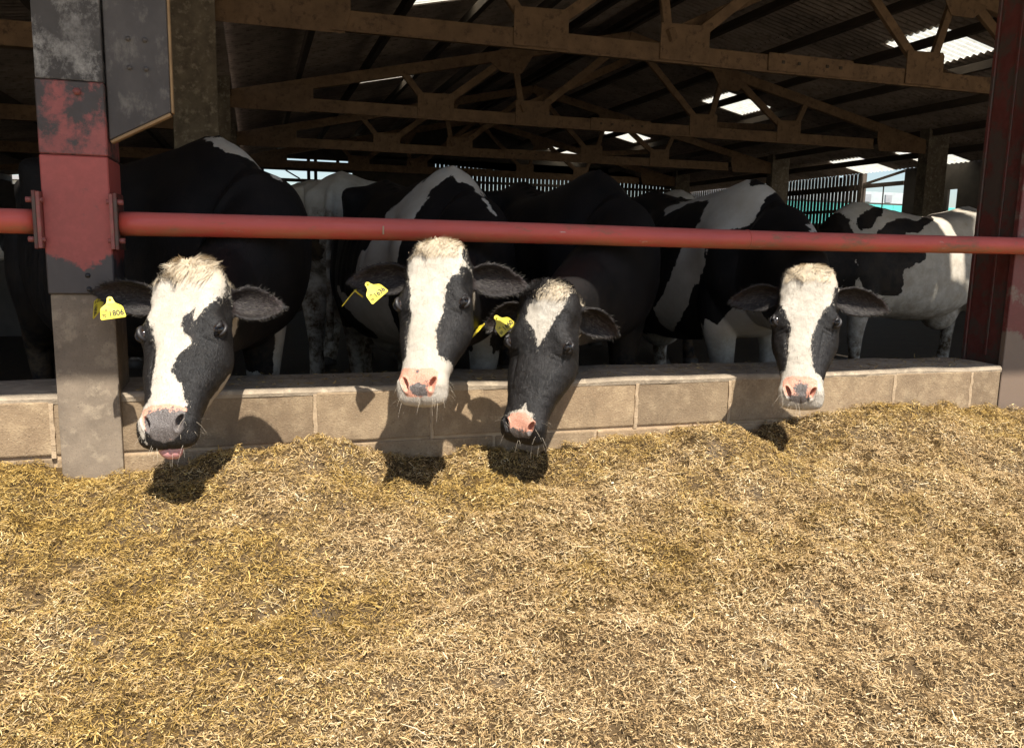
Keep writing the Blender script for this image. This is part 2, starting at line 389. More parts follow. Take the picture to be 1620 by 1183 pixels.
# ------------------------------------------------------------------ front posts and rail
def front_post():
    t = thing('barn_post', (-.546, 3.12, 0), 'thick concrete post wrapped in faded red steel, dark stained at its top', 'post')
    x0, x1 = -.646, -.446
    box('concrete_base', x0+.004, x1-.004, 3.025, 3.27, -.05, .863, M['postconc'], t, .006, 2)
    box('lower_plate', x0, x1, 3.015, 3.275, .863, 1.31, M['redpaint'], t, .004)
    box('middle_plate', x0, x1, 3.018, 3.275, 1.312, 1.543, M['redpaintdark'], t, .004)
    box('upper_shaft', x0+.002, x1-.002, 3.022, 3.27, 1.545, 3.3, M['poststain'], t, .005, 2)
    tri = [(-.442, 1.366), (-.250, 1.468), (-.250, 3.05), (-.442, 3.05)]
    pl = prism('haunch_plate', tri, 3.04, 3.08, M['plate'], t, .003)
    e = beam('raw_edge', (-.438, 3.06, 1.361), (-.250, 3.06, 1.462), .036, .010, M['plateedge'], pl, (0, 1, 0), .002)
    e.location = Vector(e.location)
    beam('raw_edge', (-.245, 3.06, 1.465), (-.245, 3.06, 3.05), .036, .008, M['plateedge'], pl, (0, 1, 0), .002)
    def bolt(x, y, z, r=.012, par=t, m=M['bolt'], axis='y', l=.018):
        d = np.array((0, 1, 0) if axis == 'y' else (1, 0, 0), float)
        p = np.array((x, y, z)); tube('bolt', [p, p+d*l*.999, p+d*l], [r, r, r*.8], m, par, 6)
    for x, z in ((-.525, .925), (-.523, .880)):
        tube('bolt_hole', [(x, 3.0135, z), (x, 3.0175, z)], .0085, M['lid'], t, 12)
    bolt(-.525, 3.008, 1.51)
    for z in (1.60, 1.69): bolt(-.37, 3.033, z, .008, pl, M['plate']); bolt(-.32, 3.033, z, .008, pl, M['plate'])
    # pipe brackets: angle plates either side, with bolts
    for sgn, xe in ((-1, x0), (1, x1)):
        br = box('bracket', min(xe, xe+sgn*.012), max(xe, xe+sgn*.012), 2.985, 3.14, 1.012, 1.192, M['bolt'], t, .002)
        L = box('end_plate', min(xe+sgn*.012, xe+sgn*.024), max(xe+sgn*.012, xe+sgn*.024), 2.987, 3.14, 1.010, 1.195, M['redbeam'], t, .002)
        for z in (1.04, 1.165):
            bolt(xe-sgn*.008 if sgn > 0 else xe-.010, 2.997, z, .009, br, M['bolt'], 'x', .018)
            bolt(xe+sgn*.024 if sgn > 0 else xe-.042, 3.0, z, .010, br, M['bolt'], 'x', .018)
    return t
front_post()
def red_post():
    t = thing('steel_post', (3.62, 3.22, 0), 'dark red steel post at the end of the block wall', 'post')
    x0, x1 = 3.545, 3.78
    box('web', x0+.014, x1-.012, 3.116, 3.339, -.05, 3.3, M['redbeam'], t, .003)
    box('front_flange', x0-.015, x1+.02, 3.085, 3.115, -.05, 3.3, M['redflange'], t, .003)
    box('back_flange', x0+.006, x1, 3.34, 3.362, -.05, 3.3, M['redbeam'], t, .003)
    box('edge_bead', x0+.006, x0+.0139, 3.21, 3.225, .55, 3.3, M['redbeam'], t, .002)
red_post()
def rails():
    for x0, x1, lab in ((-.421, 4.6, 'long faded red pipe rail running above the four feeding cows'), (-4.6, -.671, 'short end of red pipe rail left of the concrete post')):
        n = 60; xs = np.linspace(x0, x1, n)
        pts = [(x, 3.04, 1.099+.0025*math.sin(x*2.1)) for x in xs]
        o = tube('pipe_rail', pts, .040, M['redpipe'], None, 28); tag(o, lab, 'rail')
        if x0 > -1:
            c = tube('weld_collar', [(1.99, 3.04, 1.098), (1.996, 3.04, 1.098)], .0415, M['redpipe'], o, 28)
            w = box('chalk_mark', 
                    .4485, .4545, 2.9985, 3.0015, 1.082, 1.112, M['mortar'], o, .001)
rails()

# ------------------------------------------------------------------ canopy over the feed passage (out of frame above; it casts the shade on wall and posts)
def corr_mesh(name, length, width, pitch=.146, amp=.026, seg=6, thick=.006):
    n = int(round(width/pitch))*seg+1; ys = np.linspace(0, width, n)
    z = amp*np.sin(2*math.pi*np.arange(n)/seg)
    V = []
    for x in (0, length/2, length): V += [(x, y, zz) for y, zz in zip(ys, z)]
    F = [(r*n+i, (r+1)*n+i, (r+1)*n+i+1, r*n+i+1) for r in range(2) for i in range(n-1)]
    return mesh_from(name, V, F)
def canopy():
    t = thing('canopy', (1.4, 2.2, 3.2), 'unseen corrugated canopy roof shaped to shade the feed wall', 'canopy')
    ye, ze, yb, zb = 1.57, 3.24, 3.28, 3.62
    me = corr_mesh('sheet', math.hypot(yb-ye, zb-ze), 1.022); me.materials.append(M['roof'])
    for k in range(14):
        o = bpy.data.objects.new('sheet', me); COL.objects.link(o); o.parent = t
        L = wloc(t); o.location = (8.0-k*1.02-L[0], ye-L[1], ze-L[2]); o.rotation_euler = (0, 0, 0)
        ang = math.atan2(zb-ze, yb-ye)
        o.matrix_local = Matrix.Translation((8.0-k*1.02-L[0], ye-L[1], ze-L[2]+.01*(k % 2))) @ Matrix.Rotation(rad(90), 4, 'Z') @ Matrix.Rotation(-ang, 4, 'Y')
    box('shade_fascia', -6.3, 8.0, 1.535, 1.565, 3.10, 3.30, M['purlin'], t)  # added out of frame to give the shade a straight edge
    box('back_beam', -6.3, 8.0, 3.0, 3.16, 3.30, 3.50, M['purlin'], t)
    for x in (-.53, 3.5):
        beam('rafter', (x, 1.57, 3.16), (x, 3.0, 3.42), .08, .12, M['purlin'], t, (1, 0, 0))
canopy()

# ------------------------------------------------------------------ barn frame: columns, trusses, roof, walls
RX, RZ, RS = 7.4, 5.71, .22            # ridge x, ridge height, slope
def roofz(x): return RZ-RS*abs(x-RX)
TY = [9.9, 15.95, 22.0, 28.0]
def column(x, y, w, h, label, mat):
    t = thing('barn_column', (x, y, 0), label, 'column', 'columns carrying the roof trusses')
    box('shaft', x-w/2, x+w/2, y-h/2, y+h/2, -.02, 3.95 if x < 15.6 else 3.3, mat, t, .008)
    box('flange', x-w/2-.02, x+w/2+.02, y-h/2-.022, y-h/2-.001, -.02, 3.9 if x < 15.6 else 3.3, mat, t, .004)
    return t
for i, y in enumerate(TY):
    column(-.55, y, .42, .3, ['flaking brown column under the foremost truss', 'dark column under the second truss from the feed wall', 'shadowed column under the third truss, cow backs in front', 'faint column under the rear truss'][i], M['column'])
    column(15.35, y, .55, .3, ['dark column behind the red steel post', 'tall dark column beside the bright opening', 'dark column between slatted walls far back', 'rear corner column by the slats'][i], M['column'])
def truss(i, y):
    t = thing('roof_truss', (RX, y, 3.4), ['foremost brown roof truss with wide gusset plates', 'second brown roof truss spanning column to column', 'third roof truss, dim behind the second', 'rearmost roof truss, barely lit'][i], 'truss', 'roof trusses of the barn')
    m = M['truss']; c0, c1 = 3.42, 3.64
    box('bottom_chord', .9, 13.6, y-.06, y+.06, c0, c1, m, t, .008)
    box('chord_lip', .9, 13.6, y-.10, y-.061, c0-.018, c0+.004, m, t, .003)
    def tz(x): return roofz(x)-.42
    beam('top_chord', (-.3, y, tz(-.3)), (RX, y, tz(RX)), .12, .20, m, t)
    beam('top_chord', (RX, y, tz(RX)), (15.1, y, tz(15.1)), .12, .20, m, t)
    # haunch plates at the ends
    prism('haunch_plate', [(-.34, 3.38), (1.05, 3.38), (1.12, 3.60), (1.12, tz(1.12)-.02), (-.34, tz(-.34))], y-.075, y-.065, m, t)
    prism('haunch_plate', [(15.14, 3.38), (13.75, 3.38), (13.68, 3.60), (13.68, tz(13.68)-.02), (15.14, tz(15.14))], y-.075, y-.065, m, t)
    nodes_b = [(3.05, 3.75), (5.0, 5.7), (8.85, 9.5), (11.0, 11.6)]
    for a, b in nodes_b:
        prism('gusset', [(a, 3.44), (b, 3.44), (b, 3.86), (b-.03, 3.9), (a, 3.88)], y-.082, y-.066, m, t)
    box('splice_plate', 6.6, 7.95, y-.084, y-.067, 3.43, 3.66, m, t, .003)
    for x in (6.8, 7.05, 7.5, 7.72): box('bolt', x, x+.045, y-.10, y-.0845, 3.53, 3.57, M['purlin'], t, .003)
    def mem(x0, z0, x1, z1, w=.12): beam('web_member', (x0, y-.02, z0), (x1, y-.02, z1), .07, w, m, t)
    mem(3.15, 3.8, 2.75, tz(2.75)); mem(3.6, 3.75, 4.9, tz(4.9)-.02, .14)
    mem(5.12, 3.8, 4.95, tz(4.95)); mem(5.5, 3.75, 7.35, tz(7.35)-.05, .14)
    mem(9.0, 3.8, 7.5, tz(7.5)-.05, .13); mem(9.35, 3.8, 9.65, tz(9.65))
    mem(11.1, 3.8, 9.8, tz(9.8), .14); mem(11.5, 3.8, 11.75, tz(11.75))
    for x in (4.9, 9.75):
        prism('gusset', [(x-.45, tz(x-.45)-.08), (x+.45, tz(x+.45)-.08), (x+.2, tz(x)-.36), (x-.2, tz(x)-.36)], y-.08, y-.066, m, t)
    # knee brace running back toward the next truss
    beam('brace', (5.1, y-.1, 3.72), (8.0, y-.1+1.4, tz(8.0)), .07, .15, m, t)
    if i < 3: beam('brace', (9.4, y+.1, 3.7), (12.6, y+2.4, tz(12.6)), .07, .13, m, t)
for i, y in enumerate(TY): truss(i, y)

def barn_roof():
    t = thing('barn_roof', (RX, 17.5, RZ), 'old corrugated barn roof with dark purlins and pale rooflights', 'roof')
    L = wloc(t); ca = math.cos(math.atan(RS)); rl = 1.28; sw = 1.314
    me = corr_mesh('roof_sheet', rl/ca+.06, sw+.022); me.materials.append(M['roof'])
    ms = corr_mesh('rooflight', rl/ca+.06, sw+.022); ms.materials.append(M['skylight'])
    Y0 = 3.9-sw
    def sheet(side, x, k, z, light, sx=1.0):
        o = bpy.data.objects.new('rooflight' if light else 'roof_sheet', ms if light else me); COL.objects.link(o); o.parent = t
        rot = Matrix.Rotation(math.atan(RS), 4, 'Y') @ Matrix.Diagonal((sx, 1, 1, 1))
        if side > 0: o.matrix_local = Matrix.Translation((x-L[0], Y0+k*sw-L[1], z-L[2])) @ rot
        else: o.matrix_local = Matrix.Translation((x-L[0], Y0+(k+1)*sw+.022-L[1], z-L[2])) @ Matrix.Rotation(math.pi, 4, 'Z') @ rot
    for side, rows in ((1, 8), (-1, 6)):
        for r in range(rows):
            x = RX+side*r*rl; z = RZ-RS*abs(x-RX)+.012*(8-r)
            for k in range(22):
                if side > 0: light = (r == 3 and k in (7, 12, 17, 21)) or (r == 7 and k in (11, 13))
                else: light = r == 3 and k in (7, 12)
                if side < 0 and r == 1 and k == 0:          # sheet split, out of frame, to let slots of sun onto the side-on cow
                    for a, w in ((6.12, .17), (5.90, .24), (5.50, .66)): sheet(-1, a, k, RZ-RS*abs(a-RX)+.012*7, False, w/1.32)
                    continue
                sheet(side, x, k, z, light)
    for x in np.concatenate([RX-.1-1.28*np.arange(6), RX+.1+1.28*np.arange(8)]):
        z = roofz(x)-.16
        box('purlin', x-.05, x+.05, 3.5, 31.3, z-.05, z+.10, M['purlin'], t, .004)
    box('ridge_cap', RX-.25, RX+.25, 3.4, 31.4, RZ+.03, RZ+.07, M['roof'], t)
    return t
barn_roof()
def leanto_roof():
    t = thing('leanto_roof', (-4.8, 17.5, 3.9), 'low corrugated roof over the bay beyond the left post', 'roof')
    L = wloc(t); me = corr_mesh('roof_sheet', 4.3, 1.022); me.materials.append(M['roof'])
    for r in range(2):
        for k in range(28):
            o = bpy.data.objects.new('roof_sheet', me); COL.objects.link(o); o.parent = t
            x = -.3-r*4.2; z = 3.93-.12*(r*4.2)
            o.matrix_local = Matrix.Translation((x-L[0], 3.4+k+1.022-L[1], z-L[2]+.004*(k % 2)-.01*r)) @ Matrix.Rotation(math.pi, 4, 'Z') @ Matrix.Rotation(math.atan(.12), 4, 'Y')
    for x in (-2.2, -4.0, -5.8, -7.6): box('purlin', x-.05, x+.05, 3.5, 31.3, 3.93-.12*(-.3-x)-.24, 3.93-.12*(-.3-x)-.05, M['purlin'], t)
    for y in TY: box('tie_beam', -8.6, -.78, y-.08, y+.08, 2.95, 3.2, M['truss'], t)
leanto_roof()

def slats(name, lab, axis, fixed, a0, a1, z0, z1, sp, w, rails_z, lab_cat='wall'):
    ctr = ((a0+a1)/2, fixed, z0) if axis == 'x' else (fixed, (a0+a1)/2, z0)
    t = thing(name, ctr, lab, lab_cat); L = wloc(t)
    me = bevel_mesh('board', boxv(-w/2, w/2, -.012, .012, 0, z1-z0) if axis == 'x' else boxv(-.012, .012, -w/2, w/2, 0, z1-z0), BOXF, .002)
    me.materials.append(M['board'])
    for a in np.arange(a0+w/2, a1, sp):
        o = bpy.data.objects.new('board', me); COL.objects.link(o); o.parent = t
        o.location = (a-L[0], fixed-L[1], 0) if axis == 'x' else (fixed-L[0], a-L[1], 0)
        if rng.random() < .1: o.location.z -= .05
    for rz, rh in rails_z:
        if axis == 'x': box('rail', a0, a1, fixed-.07, fixed-.0125, rz, rz+rh, M['board'], t)
        else: box('rail', fixed-.07, fixed-.0125, a0, a1, rz, rz+rh, M['board'], t)
    return t
BY = 31.5
slats('slatted_wall', 'dark vertical boarding with light gaps across the rear of the barn', 'x', BY, 6.6, 17.8, 2.0, 4.25, .165, .141, [(3.02, .14), (3.42, .10), (3.80, .12), (2.35, .12)])
slats('slatted_wall', 'vertical boards with bright gaps beside the open bay', 'y', 17.75, 21.15, BY, 1.6, 3.45, .17, .125, [(2.95, .17), (2.3, .10)])
def rear_wall():
    t = thing('rear_wall', (4, BY, 0), 'dark rear barn wall with open strips of daylight', 'wall')
    box('lower_wall', -9, 17.75, BY+.02, BY+.2, -.02, 2.0, M['darkwall'], t)
    prism('gable_panel', [(-.5, 4.12), (-.5, 4.05), (3.6, 4.05), (3.6, 4.26), (17.8, 4.26), (17.8, 3.56), (7.4, 5.86)], BY-.03, BY+.1, M['darkwall'], t)
    box('panel', 3.6, 6.6, BY-.02, BY+.1, 2.0, 4.255, M['darkwall'], t)
    box('panel', -5.6, .45, BY-.02, BY+.1, 2.0, 4.1, M['darkwall'], t)
    box('panel', .45, 3.6, BY-.02, BY+.1, 2.0, 2.92, M['darkwall'], t)
    box('lintel', .45, 3.6, BY-.02, BY+.1, 4.03, 4.045, M['darkwall'], t)
    box('panel', -9, -7.6, BY-.02, BY+.1, 2.0, 4.0, M['darkwall'], t)
    box('panel', -7.6, -5.6, BY-.02, BY+.1, 2.0, 2.75, M['darkwall'], t)
    box('lintel', -7.6, -5.6, BY-.02, BY+.1, 3.95, 4.3, M['darkwall'], t)
    box('rail', .45, 3.6, BY-.06, BY-.02, 3.20, 3.32, M['board'], t)
    box('rail', .45, 3.6, BY-.06, BY-.02, 3.60, 3.82, M['board'], t)
    box('rail', -7.6, -5.6, BY-.06, BY-.02, 3.30, 3.46, M['board'], t)
    for x in (1.95, 2.2, 3.0): box('mullion', x, x+.12, BY-.10, BY-.061, 2.92, 4.03, M['board'], t)
    beam('strut', (1.2, BY-.03, 3.6), (1.7, BY-.03, 3.32), .04, .05, M['board'], t)
    beam('strut', (-6.9, BY-.03, 3.46), (-6.4, BY-.03, 3.95), .04, .06, M['board'], t)
rear_wall()
def side_wall():
    t = thing('side_wall', (17.8, 14, 0), 'far side wall with an open bay looking onto turquoise sheds', 'wall')
    box('lower_wall', 17.82, 18.0, 3.4, BY, -.02, 2.0, M['darkwall'], t)
    box('panel', 17.72, 17.8, 18.0, 19.35, 2.0, 3.45, M['darkwall'], t)
    box('panel', 17.72, 17.8, 3.4, 17.45, 2.0, 3.5, M['darkwall'], t)
    box('panel', 17.72, 17.8, 17.45, 18.0, 2.78, 3.5, M['darkwall'], t)
    box('panel', 17.72, 17.8, 17.75, 18.0, 2.0, 2.78, M['darkwall'], t)
    box('post', 17.66, 17.84, 21.0, 21.14, 0, 3.45, M['board'], t)
    box('rail', 17.70, 17.78, 19.35, 21.0, 3.0, 3.12, M['board'], t)
    beam('rafter', (17.74, 19.35, 3.4), (17.74, 21.0, 3.12), .06, .07, M['board'], t, (1, 0, 0))
    box('stanchion', 17.73, 17.76, 20.15, 20.18, 2.0, 3.0, M['board'], t)
    # left boundary wall of the lean-to
side_wall()
def left_wall():
    t = thing('end_wall', (-9, 17, 0), 'dark end wall of the bay beyond the left post', 'wall')
    box('masonry', -9.15, -9.0, 3.3, BY, -.02, 2.9, M['darkwall'], t)
    box('gate_rail', -8.9, -.8, 9.70, 9.76, 1.12, 1.17, M['column'], t)
    box('block_course', -8.9, -.8, 9.72, 9.9, 0, 1.0, M['darkwall'], t)
left_wall()
def gable():
    t = thing('gable_cladding', (6, 3.3, 3.4), 'unseen dark board cladding closing off light above the feed opening', 'wall')  # out of frame; closes the gable so the interior stays dark
    n = 0
    x = -8.9
    for k in range(60):
        z1 = (3.93-.12*(-.3-x) if x < -.4 else roofz(x))-.05
        if 4.9 < x < 6.2: z1 = 4.15                          # boards cut short so sun through the split roof sheet gets in
        box('board', x, x+.435, 3.30, 3.325, 3.32, max(z1, 3.4), M['board'], t, .002); x += .445
gable()
def outbuildings():
    # left: grey corrugated shed seen through the rear openings
    t = thing('grey_shed', (-4, 44, 0), 'pale grey clad shed seen through the rear opening', 'shed')
    box('wall', -14, 9, 44, 50, 0, 3.6, M['greycorr'], t, .02)
    for k in range(46): box('rib', -14+k*.5, -13.94+k*.5, 43.97, 43.999, .1, 3.6, M['greycorr'], t, .004)
    prism('roof', [(-14.3, 3.62), (9.3, 3.62), (9.3, 3.8), (-14.3, 3.8)], 43.6, 50.4, M['slate'], t)
    t = thing('turquoise_shed', (52, 64, 0), 'long turquoise clad shed beyond the open bay', 'shed')
    box('wall', 38, 74, 60, 75, 0, 5.3, M['teal'], t, .02)
    for k in range(36): box('rib', 38+k, 38.08+k, 59.96, 59.999, .1, 5.3, M['teal'], t, .004)
    t = thing('stone_building', (56, 84, 0), 'grey low roofed building behind the turquoise shed', 'building')
    box('wall', 46, 80, 82, 92, 0, 7.0, M['slate'], t, .02)
    prism('roof', [(49, 7.02), (80.5, 7.02), (78, 8.3), (53, 8.3)], 81.5, 92.5, M['greycorr'], t)
    for k in range(8): box('roof_rib', 54+k*3, 54.9+k*3, 81.3, 81.49, 7.1, 8.0, M['slate'], t, .01)
outbuildings()

# ------------------------------------------------------------------ cows
HP = np.array([(-.050, .022, -.040, -.09), (-.045, .050, -.016, -.11), (-.032, .078, .006, -.14), (-.010, .094, .019, -.16), (.015, .103, .020, -.17), (.05, .108, .014, -.185),
 (.10, .111, .006, -.205), (.15, .111, .000, -.225), (.19, .112, -.006, -.242), (.24, .107, -.013, -.248), (.30, .097, -.016, -.234),
 (.36, .085, -.017, -.206), (.42, .075, -.018, -.172), (.455, .075, -.021, -.155), (.485, .078, -.027, -.136), (.512, .077, -.039, -.130),
 (.532, .068, -.055, -.120), (.545, .050, -.070, -.110), (.551, .025, -.080, -.100)])
def smooth_tab(tab, N):
    t = tab[:, 0]; q = np.linspace(t[0], t[-1], N); out = [q]
    i = np.clip(np.searchsorted(t, q)-1, 0, len(t)-2); h = t[i+1]-t[i]; u = (q-t[i])/h
    for c in range(1, tab.shape[1]):
        y = tab[:, c]; m = np.gradient(y, t)
        out.append((2*u**3-3*u**2+1)*y[i]+(u**3-2*u**2+u)*h*m[i]+(-2*u**3+3*u**2)*y[i+1]+(u**3-u**2)*h*m[i+1])
    return np.array(out).T
HT = smooth_tab(HP, 110)
def spow(v, p): return np.sign(v)*np.abs(v)**p
PH = np.linspace(0, 2*math.pi, 64, endpoint=False)
def head_local():
    rings = []
    for a, w, t, b in HT:
        c = t-.38*(t-b); cs, sn = np.cos(PH), np.sin(PH)
        pw = np.interp(a, [0, .3, .45], [.72, .78, .82])
        x = w*spow(cs, pw); n = np.where(sn > 0, c+(t-c)*np.abs(sn)**pw, c-(c-b)*np.abs(sn)**.85)
        jaw = np.interp(a, [0, .2, .42, .5], [.25, .30, .30, .20])
        x = np.where(sn < 0, x*(1-jaw*np.abs(sn)**1.2), x)
        rings.append(np.stack([x, np.full(64, a), n], 1))
    V, F = loft(rings)
    def bul(c, sg, d):
        nonlocal V
        V = V+np.exp(-((V-np.array(c))**2).sum(1)/(2*sg*sg))[:, None]*np.array(d)
    for s in (-1, 1):
        bul((s*.098, .188, -.050), .026, (s*.017, -.004, .009))      # orbit
        bul((s*.085, .158, -.012), .024, (s*.004, 0, .008))          # brow
        bul((s*.112, .115, -.06), .026, (-s*.012, 0, -.004))         # temple hollow
        bul((s*.078, .245, -.035), .025, (-s*.006, 0, -.006))        # below the eye
        bul((s*.095, .27, -.135), .05, (s*.018, 0, 0))               # masseter
        bul((s*.075, .345, -.075), .03, (s*.005, 0, 0))              # facial crest
        bul((s*.055, .485, -.045), .016, (s*.008, 0, .006))          # nostril wing
        bul((s*.050, .522, -.085), .022, (s*.007, .006, 0))          # upper lip
        bul((s*.045, .40, -.02), .03, (0, 0, -.004))
    bul((0, .50, -.132), .028, (0, .004, -.012)); bul((0, -.02, .0), .04, (0, -.008, .004)); bul((0, .30, -.016), .04, (0, 0, .004))
    V[:, 0] *= 1.07; a_ = V[:, 1]; V[:, 1] = np.where(a_ < .02, (.02+(a_-.02)*.84), np.where(a_ > .5, .5+(a_-.5)*.86, a_))
    return V, F
HEADV, HEADF = head_local()
TRUNK = smooth_tab(np.array([  # s back from withers, top, bottom, half width
 (-.20, 1.33, .66, .215), (-.08, 1.405, .60, .262), (.06, 1.44, .575, .295), (.25, 1.425, .55, .335), (.5, 1.405, .515, .375), (.8, 1.40, .50, .395),
 (1.05, 1.415, .545, .375), (1.25, 1.44, .63, .325), (1.42, 1.43, .72, .275), (1.56, 1.385, .82, .21), (1.64, 1.30, .93, .13), (1.67, 1.22, 1.0, .05)]), 60)
def vf_tube(pts, radii, n=20):
    pts = np.array(pts, float); tt = np.linspace(0, 1, len(pts)); q = np.linspace(0, 1, 5*len(pts))
    P = np.stack([np.interp(q, tt, pts[:, i]) for i in range(3)], 1); Rr = np.interp(q, tt, radii)
    for _ in range(3): P[1:-1] = .25*P[:-2]+.5*P[1:-1]+.25*P[2:]; Rr[1:-1] = .25*Rr[:-2]+.5*Rr[1:-1]+.25*Rr[2:]
    rings = []
    for i, p in enumerate(P):
        t = P[min(i+1, len(P)-1)]-P[max(i-1, 0)]; t /= np.linalg.norm(t)+1e-9
        a = np.array([0, 1.0, 0]) if abs(t[1]) < .9 else np.array([1.0, 0, 0])
        u = np.cross(t, a); u /= np.linalg.norm(u); v = np.cross(t, u)
        rings.append([p+Rr[i]*(math.cos(z)*u+math.sin(z)*v) for z in np.linspace(0, 2*math.pi, n, endpoint=False)])
    return loft(rings)
def head_axes(yaw, pitch, roll):
    a0 = np.array([math.sin(yaw)*math.cos(pitch), -math.cos(yaw)*math.cos(pitch), -math.sin(pitch)])
    x0 = np.array([math.cos(yaw), math.sin(yaw), 0]); n0 = np.cross(a0, x0)
    if n0[2] < 0: n0 = -n0
    c, s = math.cos(roll), math.sin(roll)
    return np.array([c*x0+s*n0, a0, -s*x0+c*n0])
def ear_shell(base, tip, o, wm=.072, th=.0056):
    e = tip-base; ln = np.linalg.norm(e); e = e/ln; o = o-e*(o@e); o /= np.linalg.norm(o); sv = np.cross(e, o)
    ns, nt_ = 26, 15; out = []; inn = []
    for s in np.linspace(0, 1, ns):
        w = wm*max(math.sin(math.pi*(s**.9*.87+.13)), .05)**.85; kap = np.interp(s, [0, .3, 1], [2.1, 1.2, .85]); rho = w/kap
        c = base+e*ln*s+np.array([0, 0, -.018])*s*s
        for t in np.linspace(-1, 1, nt_):
            th_ = t*kap; rd = sv*math.sin(th_)-o*math.cos(th_); p = c+rho*rd+o*rho*math.cos(kap)
            out.append(p+rd*th); inn.append(p-rd*th)
    V = np.array(out+inn); N = ns*nt_; F = []
    for i in range(ns-1):
        for j in range(nt_-1):
            a = i*nt_+j; F.append((a, a+1, a+nt_+1, a+nt_)); F.append((N+a, N+a+nt_, N+a+nt_+1, N+a+1))
    for i in range(ns-1):
        for j, fl in ((0, 1), (nt_-1, 0)):
            a = i*nt_+j; q = (a, a+nt_, N+a+nt_, N+a); F.append(q if fl else q[::-1])
    for j in range(nt_-1):
        for i, fl in ((0, 0), (ns-1, 1)):
            a = i*nt_+j; q = (a, a+1, N+a+1, N+a); F.append(q[::-1] if fl else q)
    return V, F, (e, o, sv, ln)
def set_attr(me, name, v):
    at = me.attributes.new(name, 'FLOAT', 'POINT'); at.data.foreach_set('value', np.asarray(v, dtype=np.float32))
def ribbons(P, D, Wd, L, w, curl=None, seg=1):
    """thin tapered strands: P root, D dir, Wd width dir; seg=1 single triangle, else bent strip"""
    n = len(P)
    if seg == 1:
        V = np.stack([P-Wd*w[:, None]/2, P+Wd*w[:, None]/2, P+D*L[:, None]], 1).reshape(-1, 3)
        return V, np.arange(3*n).reshape(n, 3)
    rows = []
    for k in range(seg+1):
        f = k/seg; c = P+D*(L*f)[:, None]+(curl*(f*f)*L[:, None] if curl is not None else 0)
        ww = w*(1-.75*f)
        rows.append(c-Wd*ww[:, None]/2); rows.append(c+Wd*ww[:, None]/2)
    V = np.stack(rows, 1); m = V.shape[1]; base = (np.arange(n)*m)[:, None]
    F = np.concatenate([base+np.array([[2*k, 2*k+1, 2*k+3, 2*k+2]]) for k in range(seg)], 0)
    return V.reshape(-1, 3), F
def unit(v): return v/(np.linalg.norm(v, axis=-1, keepdims=True)+1e-9)

